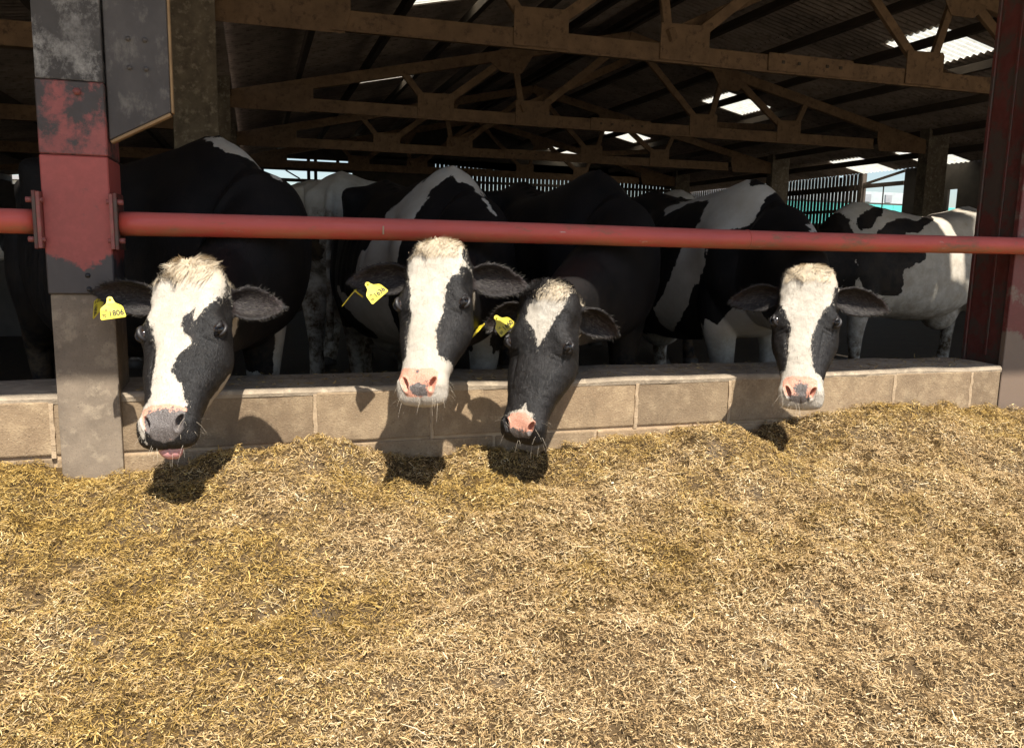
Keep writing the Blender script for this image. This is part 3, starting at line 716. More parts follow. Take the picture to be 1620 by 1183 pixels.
def make_cow(name, label, W, h, k, head, white=None, extra=None, nose=None, pinkf=None, blobs=(), base_white=False, voxel=.0085,
             ears=None, fur=0, tail=True, group=None, headwhite=None, neck_under=False, bodypoly=None, tuft=(.008, .020), legwhite=()):
    h = rad(h); f = np.array([math.sin(h), -math.cos(h), 0]); r = np.array([math.cos(h), math.sin(h), 0]); Z = np.array([0, 0, 1.0])
    W3 = np.array([W[0], W[1], 0.0])
    def bp(s, x, z): return W3-f*s*k+r*x*k+Z*z*k
    pos, ang, hs = head; pos = np.array(pos, float); A = head_axes(*[rad(v) for v in ang])
    def hl(p): return pos+hs*(np.asarray(p, float)@A)
    root = thing(name, tuple(W3), label, 'cow', group)
    VS, FS, off = [], [], 0
    def put(V, F):
        nonlocal off
        VS.append(np.asarray(V)); FS.extend([tuple(i+off for i in q) for q in F]); off += len(V)
    # trunk + neck, one tube
    rings = []; cs, sn = np.cos(PH), np.sin(PH)
    for s, top, bot, w in TRUNK[::-1]:
        c = bot+.46*(top-bot)
        sh = np.interp(s, [-.2, .1, .6, 1.25, 1.6], [1.25, 1.3, 1.0, .8, .9])
        x = w*spow(cs, .85); x = np.where(sn > 0, x*(1-np.interp(s, [-.2, 0, .4, 1.0], [.40, .38, .25, .1])*np.abs(sn)**2), x)
        z = np.where(sn > 0, c+(top-c)*np.abs(sn)**(.9*min(sh, 1.15)), c-(c-bot)*np.abs(sn)**.8)
        rings.append(W3-f*s*k+np.outer(x*k, r)+np.outer(z*k, Z))
    s0, top0, bot0, w0 = TRUNK[0]; c0 = bot0+.46*(top0-bot0); P0 = bp(s0, 0, c0); P3 = hl((0, .045, -.105))
    dn = np.linalg.norm(P3-P0); T0 = f*.75*dn-Z*.05*dn; T3 = hs*(A.T@np.array([0, .55, -.15]))*.9*dn+f*.35*dn
    PM = np.array([P3[0]*.62+P0[0]*.38, 3.06, .875]) if neck_under else .5*(P0+P3)+Z*.03
    TM = unit(P3-P0)*.5*dn; T0 = f*.55*dn-Z*.12*dn*(1 if neck_under else 0); T3 = unit(P3-PM)*.35*dn
    path = []
    for (Pa, Ta, Pb, Tb) in ((P0, T0, PM, TM), (PM, TM, P3, T3)):
        for q in np.linspace(.05, 1, 14): path.append((2*q**3-3*q**2+1)*Pa+(q**3-2*q**2+q)*Ta+(-2*q**3+3*q**2)*Pb+(q**3-q**2)*Tb)
    path = np.array(path); nq = len(path)
    for i_, p in enumerate(path):
        q = (i_+1)/nq; tg = unit(path[min(i_+1, nq-1)]-path[max(i_-1, 0)])
        rt = unit(r*(1-q)+A[0]*q); rt = unit(rt-tg*(rt@tg)); up = np.cross(rt, tg)
        if up[2] < 0: up = -up
        g = np.interp(q, [0, .25, .5, .75, 1], [0, .42, .78, .92, 1.0]); hw = (w0*k)*(1-g)+.094*hs*g; hu = (top0-c0)*k*(1-g)+np.interp(q, [0, .6, 1], [.11, .095, .085])*hs*g; hd = (c0-bot0)*k*(1-g)+np.interp(q, [0, .5, .8, 1], [.2, .20, .16, .125])*hs*g
        rings.append(p+np.outer(hw*spow(cs, .9), rt)+np.outer(np.where(sn > 0, hu, hd)*spow(sn, .9), up))
    TV, TF = loft(rings)
    for (s_, x_, z_, sg, d_) in ((1.22, .25, 1.37, .07, (.075, .055)), (1.58, .13, 1.27, .05, (.045, .03)), (-.02, .24, 1.12, .10, (.05, 0)), (-.12, .22, .90, .08, (.05, 0)), (.22, .30, 1.12, .08, (-.04, 0)), (1.03, .28, 1.22, .11, (-.075, -.02)), (.75, .38, .76, .2, (.03, -.03)), (1.40, .22, 1.18, .09, (-.04, 0)), (.05, .0, 1.45, .12, (0, .008)), (1.35, .0, 1.44, .10, (0, .015)), (.85, .0, 1.4, .2, (0, -.02))):
        for sx in (-1, 1):
            w_ = np.exp(-((TV-bp(s_, sx*x_, z_))**2).sum(1)/(2*(sg*k)**2))[:, None]; TV = TV+w_*(r*sx*d_[0]+Z*d_[1])*k
    q_ = TV-W3; sT = -(q_@f)/k; zT = q_[:, 2]/k; xT = (q_@r)/k
    rib = np.sin(sT*2*math.pi/.085)*.0065*np.exp(-((sT-.68)/.26)**2)*np.exp(-((zT-.98)/.24)**2)*np.sign(xT)
    spine = np.exp(-(xT/.022)**2)*(zT > 1.2)*(sT > 0)*(.010+.006*np.sin(sT*2*math.pi/.09))
    TV = TV+np.outer(rib*k, r)+np.outer(spine*k, Z)
    put(TV, TF)
    put(hl(HEADV), HEADF)
    # legs
    for sx in (-1, 1):
        put(*vf_tube([bp(.02, sx*.17, .95), bp(.03, sx*.18, .72), bp(.0, sx*.165, .52), bp(.0, sx*.155, .38), bp(.02, sx*.15, .22), bp(.0, sx*.15, .11), bp(-.04, sx*.155, .0)], [v*k for v in (.13, .115, .075, .062, .043, .05, .062)]))
        put(*vf_tube([bp(1.32, sx*.17, 1.08), bp(1.26, sx*.20, .84), bp(1.34, sx*.185, .66), bp(1.47, sx*.17, .50), bp(1.46, sx*.165, .32), bp(1.44, sx*.165, .13), bp(1.39, sx*.17, .0)], [v*k for v in (.17, .175, .12, .07, .048, .052, .065)]))
    put(*vf_tube([bp(1.0, 0, .60), bp(1.12, 0, .55), bp(1.3, 0, .60)], [.10*k, .17*k, .08*k]))
    if tail: put(*vf_tube([bp(1.56, 0, 1.36), bp(1.68, 0, 1.30), bp(1.72, 0, 1.0), bp(1.71, 0, .7), bp(1.70, 0, .5), bp(1.70, 0, .36)], [v*k for v in (.035, .03, .022, .018, .03, .02)], 12))
    # ears
    einfo = []
    if ears is None: ears = [((-.30, .06, -.11), (0, .45, .9)), ((.30, .06, -.11), (0, .45, .9))]
    for sg, (tip, op) in zip((-1, 1), ears):
        b = hl((sg*.088, .062, -.085)); tp = hl(tip); o = A.T@np.array(op, float)
        V, F, info = ear_shell(b, tp, o); put(V, F); einfo.append((b, *info))
    raw = mesh_from('raw', np.concatenate(VS), FS)
    tmp = bpy.data.objects.new('raw', raw); COL.objects.link(tmp)
    md = tmp.modifiers.new('r', 'REMESH'); md.mode = 'VOXEL'; md.voxel_size = voxel; md.use_smooth_shade = True
    dg = bpy.context.evaluated_depsgraph_get(); me = bpy.data.meshes.new_from_object(tmp.evaluated_get(dg))
    bpy.data.objects.remove(tmp); bpy.data.meshes.remove(raw)
    def coords(m):
        v = np.empty(len(m.vertices)*3, np.float32); m.vertices.foreach_get('co', v); return v.reshape(-1, 3).astype(float)
    def lap(m, V, it, mask=None):
        e = np.empty(len(m.edges)*2, np.int32); m.edges.foreach_get('vertices', e); e = e.reshape(-1, 2)
        deg = np.bincount(e.ravel(), minlength=len(V))[:, None].astype(float)
        for i in range(it):
            acc = np.stack([np.bincount(e[:, 0], V[e[:, 1], c], len(V))+np.bincount(e[:, 1], V[e[:, 0], c], len(V)) for c in range(3)], 1)
            lam = .55 if i % 2 == 0 else -.50
            V = V+lam*(acc/deg-V)*(1 if mask is None else mask[:, None])
        return V
    V = lap(me, coords(me), 8); me.vertices.foreach_set('co', V.astype(np.float32).ravel())
    # fewer faces on trunk and legs, the head keeps its own
    H = ((V-pos)@A.T)/hs; far = ~((H[:, 1] > -.10) & (H[:, 1] < .60) & (H[:, 2] > -.28) & (H[:, 2] < .10) & (np.abs(H[:, 0]) < .40))
    tmp = bpy.data.objects.new('raw', me); COL.objects.link(tmp); vg = tmp.vertex_groups.new(name='far'); vg.add(np.nonzero(far)[0].tolist(), 1.0, 'REPLACE')
    dm = tmp.modifiers.new('d', 'DECIMATE'); dm.vertex_group = 'far'; dm.vertex_group_factor = 1000.0; dm.ratio = 1-.66*far.mean()
    dg = bpy.context.evaluated_depsgraph_get(); me2 = bpy.data.meshes.new_from_object(tmp.evaluated_get(dg)); bpy.data.objects.remove(tmp); bpy.data.meshes.remove(me); me = me2
    me.attributes.remove(me.attributes['.vg']) if '.vg' in me.attributes else None
    V = coords(me)
    if fur:
        bm = bmesh.new(); bm.from_mesh(me); bm.verts.ensure_lookup_table()
        H = ((V-pos)@A.T)/hs
        inh = (H[:, 1] > .02) & (H[:, 1] < .58) & (np.abs(H[:, 0]) < .13) & (H[:, 2] > -.17) & (H[:, 2] < .06)
        ed = [e for e in bm.edges if inh[e.verts[0].index] and inh[e.verts[1].index]]
        bmesh.ops.subdivide_edges(bm, edges=ed, cuts=1, use_grid_fill=True)
        bm.to_mesh(me); bm.free(); V = coords(me)
        H = ((V-pos)@A.T)/hs; V = lap(me, V, 4, ((H[:, 1] > .0) & (np.abs(H[:, 0]) < .14)).astype(float))
    # ---- sculpted detail in head space
    H = ((V-pos)@A.T)/hs; X, Aa, N = H.T
    isear = np.zeros(len(V)); inear = np.zeros(len(V))
    me.vertices.foreach_set('co', V.astype(np.float32).ravel()); me.update()
    nr = np.empty(len(V)*3, np.float32); me.vertex_normals.foreach_get('vector', nr); nr = nr.reshape(-1, 3).astype(float)
    nl = nr@A.T
    if fur:
        dis = np.zeros_like(H)
        for s in (-1, 1):
            ca, sa = math.cos(s*.6), math.sin(s*.6); dx, da = X-s*.047, Aa-.492
            u, v = dx*ca+da*sa, -dx*sa+da*ca
            d = np.sqrt((u/.0085)**2+((v-.6*s*u)/.0155)**2); m = np.clip(1.45-d, 0, 1); m = m*m*(3-2*m)*((N > -.085) & (Aa > .45))
            dis += m[:, None]*np.array([-s*.010, -.014, -.020])*1.15
            rim = np.exp(-((d-1.55)/.35)**2)*((N > -.085) & (Aa > .45)); dis += rim[:, None]*nl*.0035
            # eye socket crease and lower lid fold
        mouth = np.exp(-((N+.102-.02*(Aa-.54))/.006)**2)*np.clip((Aa-.42)/.04, 0, 1)*np.clip((.552-Aa)/.008, 0, 1)
        dis -= (mouth*.008)[:, None]*nl
        phil = np.exp(-(X/.004)**2)*np.clip((Aa-.505)/.02, 0, 1)*(N > -.10); dis -= (phil*.003)[:, None]*nl
        fold = np.zeros(len(V))
        for s in (-1, 1):
            for q in (.228, .243): fold += np.exp(-((Aa-q-.25*(np.abs(X)-.08))/.004)**2)*np.exp(-((X-s*.085)/.018)**2)
        tear = np.exp(-((np.abs(X)-(.072-.10*(Aa-.22)))/.006)**2)*np.clip((Aa-.22)/.03, 0, 1)*np.clip((.40-Aa)/.08, 0, 1)*(N > -.07)
        dis -= ((fold*.0028+tear*.003)*(N > -.12))[:, None]*nl
        wr = vnoise(X*60+7, Aa*60, 3)*.0012+vnoise(X*28, Aa*20, 4)*.0016
        dis += (wr*(Aa > 0)*(Aa < .5)*(np.abs(X) < .13))[:, None]*nl
        V = V+hs*(dis@A); H = ((V-pos)@A.T)/hs; X, Aa, N = H.T
    # ---- colour fields
    patch = np.full(len(V), -1.0)
    B = V-W3; sL = -(B@f)/k; xL = (B@r)/k; zL = B[:, 2]/k
    wob = vnoise(sL*7+11, zL*7+xL*5, 9)*.018+vnoise(sL*19+3, zL*19+xL*9, 8)*.014+vnoise(sL*55+xL*30, zL*26, 7)*.013
    fld = np.full(len(V), -.3)
    for (s_, x_, z_, rs, rx, rz) in blobs:
        d = np.sqrt(((sL-s_)/rs)**2+((xL-x_)/rx)**2+((zL-z_)/rz)**2); fld = np.maximum(fld, (1-d)*min(rs, rx, rz))
    if bodypoly:
        (bx, by), (ux, uy), polys = bodypoly; uu_ = (V[:, 0]-bx)*ux+(V[:, 1]-by)*uy; zz_ = V[:, 2]
        for pl_ in polys: fld = np.maximum(fld, sdf_poly(uu_, zz_, pl_)-.35*wob)
    patch = fld+wob
    if base_white: patch = -(fld+wob)
    for (lo, hi) in legwhite: patch = np.where((zL > lo) & (zL < hi), np.maximum(patch, .03+wob), patch)
    ishead = (Aa > -.06) & (np.abs(X) < .155) & (N > -.26) & (Aa+.9*(N+.10) > -.055) & (Aa < .6)
    for (b, e, o, sv, ln) in einfo:
        q = V-b; a_ = (q@e)/ln; dd = np.linalg.norm(q-np.outer(q@e, e), axis=1)
        m = (a_ > .12) & (a_ < 1.15) & (dd < .085) & (np.abs(X) > .105)
        isear = np.where(m, 1, isear); inear = np.where(m & (nr@o > .15) & (a_ < .93), np.clip(1.25-dd/.05, 0, 1)*.9, inear)
    nosef = np.full(len(V), -1.0); pink = np.zeros(len(V)); cream = np.zeros(len(V))
    if white is not None:
        hw = np.full(len(V), -.3)
        for poly in white: hw = np.maximum(hw, sdf_poly(X, Aa, poly))
        if headwhite: hw = np.maximum(hw, headwhite(X, Aa, N))
        patch = np.where(ishead, hw, patch)
    elif headwhite is not None: patch = np.where(ishead, headwhite(X, Aa, N), patch)
    patch = np.where(isear > 0, -.1, patch)
    if nose is not None:
        nosef = np.where(ishead & (N > -.105), sdf_poly(X, Aa, nose), -1); pink = np.where(nosef > -.02, pinkf(X, Aa, N), 0)
        cream = np.clip((.045-Aa)/.06, 0, 1)*ishead*.85
    dung = np.clip((.70-zL)/.5, 0, 1)*.9*(~ishead)*(sL > -.2)+np.clip((sL-1.3)/.3, 0, .6)*(zL < 1.2)*(~ishead)+.10*(zL < 1.0)*(sL > .1)*(~ishead)
    if not fur: dung = dung+.14*(~ishead)
    eyes = []
    L0 = wloc(root); me.vertices.foreach_set('co', (V-L0).astype(np.float32).ravel()); me.update()
    for n_, v_ in (('patch', patch), ('nose', nosef), ('pink', pink), ('inear', inear), ('cream', cream), ('dung', np.clip(dung, 0, 1)), ('hd', (ishead | (isear > 0)).astype(float))): set_attr(me, n_, v_)
    body = obj('body', me, M['coat'], root, True); me.name = 'body'
    # hooves
    for (s_, x_) in ((-.03, -.155), (-.03, .155), (1.4, -.17), (1.4, .17)):
        p = bp(s_, x_, 0); tube('hoof', [p+Z*.003, p+Z*.05, p+Z*.075], [.074*k, .066*k, .056*k], M['hoof'], root, 14)
    if not fur: return root
    # ---- eyes
    fc = [tuple(p.vertices) for p in me.polygons]; bvh = BVHTree.FromPolygons([tuple(v) for v in V], fc)
    for s in (-1, 1):
        dirl = unit(np.array([s*.76, .14, .64])); c0_ = np.array([s*.102, .190, -.047]); dw = A.T@dirl
        hit = bvh.ray_cast(Vector(hl(c0_+dirl*.08)), Vector(-dw))
        ph = np.array(hit[0]) if hit[0] is not None else hl(c0_)
        R_ = .0205*hs; ctr = ph-dw*R_*.62
        uu, vv = np.meshgrid(np.linspace(0, math.pi, 17), np.linspace(0, 2*math.pi, 24, endpoint=False), indexing='ij')
        sp = ctr+R_*np.stack([np.sin(uu)*np.cos(vv), np.sin(uu)*np.sin(vv), np.cos(uu)], -1)
        Vs, Fs = loft(sp); ey = wobj('eye', Vs, Fs, M['eye'], root, True); gz = unit(A.T@np.array([s*.62, .42, .66])); set_attr(ey.data, 'iris', .5+.5*((Vs-ctr)@gz)/R_)
        # eyelids: two arcs around the opening
        ax = unit(A.T@np.array([s*.15, .95, .25])); ax = unit(ax-dw*(ax@dw)); ay = np.cross(dw, ax)
        if ay@A[2] < 0: ay = -ay                      # ay points to the brow side
        for nm, sgn, hgt, thk in (('upper_eyelid', 1, .0105, .0085), ('lower_eyelid', -1, .0105, .0060)):
            pts = []; rr = []
            for q in np.linspace(0, math.pi, 15):
                u_, v_ = -math.cos(q)*.0235*hs, sgn*math.sin(q)*hgt*hs
                dd = R_*R_*1.06-u_*u_-v_*v_; pts.append(ctr+ax*u_+ay*v_+dw*(math.sqrt(max(dd, 0)) if dd > 0 else 0)); rr.append(hs*thk*(.55+.45*math.sin(q)))
            tube(nm, pts, rr, M['lid'], ey, 10)
        eyes.append(ctr)
        nL = 46; q = rng.uniform(.15, .85, nL)*math.pi
        P = np.array([ctr+ax*(-math.cos(t)*.023*hs)+ay*(math.sin(t)*.0155*hs)+dw*R_*.85 for t in q])
        D = unit(dw*.9+ay*.25+ax*rng.normal(0, .3, (nL, 1))-Z*.25+rng.normal(0, .12, (nL, 3)))
        Vr, Fr = ribbons(P, D, unit(np.cross(D, Z)), rng.uniform(.012, .022, nL), np.full(nL, .0011))
        lm = wobj('eyelashes', Vr, Fr, M['fur'], ey); set_attr(lm.data, 'patch', np.full(len(Vr), -.1))
    # ---- short coat hair over the head, longer on poll and ears
    me.calc_loop_triangles()
    npoly = len(me.polygons); ctrs = np.empty(npoly*3, np.float32); me.polygons.foreach_get('center', ctrs); ctrs = ctrs.reshape(-1, 3)+L0
    nrm = np.empty(npoly*3, np.float32); me.polygons.foreach_get('normal', nrm); nrm = nrm.reshape(-1, 3).astype(float)
    ar = np.empty(npoly, np.float32); me.polygons.foreach_get('area', ar)
    ls = np.empty(npoly, np.int32); me.polygons.foreach_get('loop_start', ls); lv = np.empty(len(me.loops), np.int32); me.loops.foreach_get('vertex_index', lv)
    v0 = lv[ls]
    Hc = ((ctrs-pos)@A.T)/hs
    inh = (ishead[v0] | (isear[v0] > 0)) & (nosef[v0] < -.003) & (Hc[:, 1] < .53)
    for e_ in eyes: inh &= np.linalg.norm(ctrs-e_, axis=1) > .026*hs
    wgt = ar*inh*np.where(isear[v0] > 0, .9, 1.0); idx = rng.choice(npoly, fur, p=wgt/wgt.sum())
    P = ctrs[idx]+rng.normal(0, .0022, (fur, 3)); Nn = nrm[idx]; P = P-Nn*((P-ctrs[idx])*Nn).sum(1)[:, None]
    Hh = Hc[idx]; ear = isear[v0][idx] > 0
    fl = np.stack([Hh[:, 0]*1.6, np.clip((Hh[:, 1]-.12)*9, -1, 1), np.zeros(fur)], 1)
    clump = np.stack([vnoise(Hh[:, 0]*70+i*13, Hh[:, 1]*70, 20+i) for i in range(3)], 1)
    flw = unit(fl+clump*.45)@A
    for (b, e, o, sv, ln) in einfo:
        near = ear & (np.linalg.norm(P-(b+e*ln*.5), axis=1) < .16)
        edge = unit(P-b-np.outer((P-b)@e, e))
        flw = np.where(near[:, None], unit(np.outer(np.ones(fur), e)*.7+edge*.5+rng.normal(0, .25, (fur, 3))), flw)
    T = flw-Nn*(flw*Nn).sum(1)[:, None]; T = unit(T)
    D = unit(T+Nn*rng.uniform(.12, .38, (fur, 1))+rng.normal(0, .10, (fur, 3)))
    poll = (Hh[:, 1] < .02) & ~ear
    L = rng.uniform(.006, .012, fur); L = np.where(ear, rng.uniform(.006, .013, fur), L); L = np.where(inear[v0][idx] > .25, rng.uniform(.010, .022, fur), L)
    L = np.where(poll, rng.uniform(.010, .022, fur), L)
    Wd = unit(np.cross(D, Nn)); Vr, Fr = ribbons(P-Nn*.0006, D, Wd, L, rng.uniform(.0007, .0013, fur))
    fo = wobj('coat_hair', Vr, Fr, M['fur'], root); fo['kind'] = 'stuff'
    jit = rng.normal(0, .006, fur)
    set_attr(fo.data, 'patch', np.repeat(np.where(ear, np.where(rng.random(fur) < .30, rng.uniform(-.0005, -.0002, fur), -.1), np.where((patch[v0][idx] < -.01) & (rng.random(fur) < .16), rng.uniform(-.00052, -.00042, fur), patch[v0][idx]+jit)), 3)); set_attr(fo.data, 'cream', np.repeat(np.where(ear, 0, cream[v0][idx]), 3))
    set_attr(fo.data, 'inear', np.zeros(3*fur))
    # poll tuft: longer curved strands
    npt = 2600; wq = ar*((Hc[:, 1] < .035) & (np.abs(Hc[:, 0]) < .085) & (Hc[:, 2] > -.045) & ishead[v0]); ix = rng.choice(npoly, npt, p=wq/wq.sum())
    P = ctrs[ix]+rng.normal(0, .003, (npt, 3)); Nn = nrm[ix]; Hh = Hc[ix]
    g = np.stack([vnoise(Hh[:, 0]*40+i*9, Hh[:, 1]*40, 40+i) for i in range(3)], 1)
    up = A.T@np.array([0, -.2, .5]); fwd = A.T@np.array([0, .9, .35])
    mixf = np.clip((Hh[:, 1]+.01)*30, 0, 1)[:, None]
    D = unit(Nn*.28+up*(1-mixf)*.5+fwd*mixf*.9+g@A*.55+rng.normal(0, .12, (npt, 3)))
    Lp = rng.uniform(tuft[0], tuft[1], npt)
    Vr, Fr = ribbons(P, D, unit(np.cross(D, Nn)+1e-4), Lp, rng.uniform(.0012, .0022, npt), curl=unit(g@A+fwd*.5-Nn*.6)*.6, seg=4)
    po = wobj('poll_tuft', Vr, Fr, M['fur'], root); po['kind'] = 'stuff'
    set_attr(po.data, 'patch', np.repeat(patch[v0][ix]+rng.normal(0, .01, npt), 10)); set_attr(po.data, 'cream', np.repeat(rng.uniform(.25, .95, npt), 10))
    # whiskers around the muzzle
    nw = 50; wq = ar*((Hc[:, 1] > .45) & (nosef[v0] < -.002) & ishead[v0] & (Hc[:, 2] > -.15)); ix = rng.choice(npoly, nw, p=wq/wq.sum())
    P = ctrs[ix]; Nn = nrm[ix]; D = unit(Nn+A[1]*.35+rng.normal(0, .25, (nw, 3)))
    Vr, Fr = ribbons(P, D, unit(np.cross(D, Z)), rng.uniform(.012, .048, nw), np.full(nw, .00065), curl=np.tile(-Z*.35, (nw, 1)), seg=3)
    wh = wobj('whiskers', Vr, Fr, M['fur'], root); wh['kind'] = 'stuff'
    set_attr(wh.data, 'patch', np.full(len(Vr), .1)); set_attr(wh.data, 'cream', np.full(len(Vr), .3))
    root['_dummy'] = 0; del root['_dummy']
    return root, hl, A, hs

def ear_tag(cow, p, n, roll, number, small):
    """yellow tag hanging at world point p (stud), facing n, rolled about n"""
    n = unit(np.array(n, float)); up = np.array([0, 0, 1.0]); up = unit(up-n*(up@n)); rt = np.cross(up, n)
    c, s = math.cos(rad(roll)), math.sin(rad(roll)); u, v = c*rt+s*up, -s*rt+c*up
    ol = [(-.008, .006), (-.003, .010), (.003, .010), (.008, .006), (.010, -.004), (.014, -.013), (.029, -.023), (.033, -.030), (.037, -.059), (.034, -.063), (-.034, -.063), (-.037, -.059), (-.033, -.030), (-.029, -.023), (-.014, -.013), (-.010, -.004)]
    m = len(ol); p = np.array(p, float)
    def bend(y): return .0025*math.sin(-y*40)
    V = [p+u*x+v*y+n*(.0011+bend(y)) for x, y in ol]+[p+u*x+v*y+n*(-.0011+bend(y)) for x, y in ol]
    F = [tuple(range(m-1, -1, -1)), tuple(range(m, 2*m))]+[(i, (i+1) % m, m+(i+1) % m, m+i) for i in range(m)]
    o = wobj('ear_tag', V, F, M['tag'], cow)
    tube('stud', [p-n*.034, p+n*.001, p+n*.004], [.003, .0035, .0035], M['tag'], o, 10)
    for txt, x, y, sz in ((number, -.012, -.054, .024), (small, -.031, -.055, .013), ('UK', -.024, -.037, .009)):
        cu = bpy.data.curves.new('t', 'FONT'); cu.body = txt; cu.size = sz; cu.offset = sz*.022; ob = bpy.data.objects.new('t', cu); COL.objects.link(ob)
        dg = bpy.context.evaluated_depsgraph_get(); me = bpy.data.meshes.new_from_object(ob.evaluated_get(dg)); bpy.data.objects.remove(ob); bpy.data.curves.remove(cu)
        q = np.empty(len(me.vertices)*3, np.float32); me.vertices.foreach_get('co', q); q = q.reshape(-1, 3)
        Wp = p+np.outer(x+q[:, 0]*.92, u)+np.outer(y+q[:, 1], v)+np.outer(np.array([.0016+bend(y+b) for b in q[:, 1]]), n)
        cc = Wp.mean(0); me.vertices.foreach_set('co', (Wp-cc).astype(np.float32).ravel()); me.update()
        obj('number', me, M['ink'], o, False, tuple(cc-wloc(o)))

BP1 = ((-0.247, 3.827), (0.9979, 0.0644), [[(0.052, 1.459), (0.185, 1.478), (0.268, 1.44), (0.32, 1.379), (0.339, 1.276), (0.296, 1.285), (0.27, 1.322), (0.234, 1.363), (0.183, 1.39), (0.113, 1.405)], [(-0.234, 1.398), (-0.148, 1.436), (0.001, 1.445), (-0.03, 1.422), (-0.149, 1.4)], [(0.319, 0.671), (0.417, 0.705), (0.434, 0.538), (0.401, 0.302), (0.268, 0.309), (0.31, 0.541)], [(0.178, 0.511), (0.273, 0.484), (0.282, 0.308), (0.172, 0.313)], [(0.46, 0.722), (0.546, 0.741), (0.563, 0.293), (0.481, 0.298)]])
BP2 = ((0.899, 4.119), (0.9770, -0.2132), [[(-0.013, 1.414), (0.046, 1.435), (0.093, 1.417), (0.14, 1.376), (0.196, 1.293), (0.262, 1.178), (0.246, 1.158), (0.197, 1.231), (0.157, 1.315), (0.109, 1.337), (0.082, 1.313), (0.089, 1.36), (0.062, 1.37), (0.007, 1.327), (-0.063, 1.263), (-0.102, 1.208), (-0.121, 1.154), (-0.188, 1.043), (-0.209, 0.877), (-0.234, 0.764), (-0.154, 0.488), (-0.17, 0.221), (-0.301, 0.221), (-0.331, 0.584), (-0.443, 0.648), (-0.536, 0.776), (-0.552, 0.807), (-0.473, 0.761), (-0.419, 0.803), (-0.424, 0.905), (-0.391, 1.001), (-0.367, 1.032), (-0.273, 1.15), (-0.258, 1.197), (-0.226, 1.221), (-0.18, 1.26), (-0.118, 1.323), (-0.032, 1.387)], [(0.171, 0.623), (0.269, 0.69), (0.239, 0.491), (0.21, 0.222), (0.16, 0.222)]])
BP4 = ((2.630, 4.220), (0.8486, -0.5290), [[(-0.369, 1.306), (-0.263, 1.379), (-0.121, 1.423), (0.106, 1.455), (0.114, 1.388), (0.244, 1.417), (0.233, 1.374), (0.17, 1.275), (0.113, 1.177), (0.002, 1.139), (-0.103, 1.09), (-0.116, 1.016), (-0.127, 0.887), (-0.16, 0.819), (-0.185, 0.735), (-0.288, 0.561), (-0.354, 0.615), (-0.391, 0.69), (-0.317, 0.844), (-0.262, 1.013), (-0.196, 1.136), (-0.146, 1.217), (-0.108, 1.319), (-0.188, 1.333), (-0.277, 1.303), (-0.36, 1.266)], [(-0.099, 0.701), (-0.023, 0.656), (0.06, 0.774), (0.384, 0.684), (0.443, 0.09), (-0.1, 0.05), (-0.099, 0.513)], [(0.377, 1.181), (0.43, 1.238), (0.484, 1.197), (0.488, 1.14), (0.393, 1.142)]])
BPE = ((5.316, 5.673), (0.7297, -0.6838), [[(-0.399, 1.321), (-0.283, 1.448), (-0.208, 1.455), (-0.208, 1.366), (-0.309, 1.247), (-0.377, 1.231)], [(-0.242, 1.203), (-0.201, 1.292), (-0.122, 1.33), (-0.035, 1.338), (-0.031, 1.131), (-0.215, 1.128)], [(-0.048, 1.249), (0.013, 1.323), (0.14, 1.397), (0.15, 1.353), (0.088, 1.236), (0.009, 1.221)], [(-0.367, 1.095), (0.126, 1.105), (0.121, 1.016), (-0.02, 0.924), (-0.03, 0.728), (-0.153, 0.708), (-0.314, 0.793), (-0.352, 0.913)], [(-0.848, 1.117), (-0.383, 1.125), (-0.348, 0.776), (-0.379, 0.713), (-0.438, 0.742), (-0.473, 1.002), (-0.54, 0.938), (-0.602, 0.983), (-0.658, 0.95), (-0.709, 0.856), (-0.823, 0.773)], [(-0.924, 1.349), (-0.631, 1.362), (-0.594, 1.304), (-0.614, 1.152), (-0.91, 1.147)]])
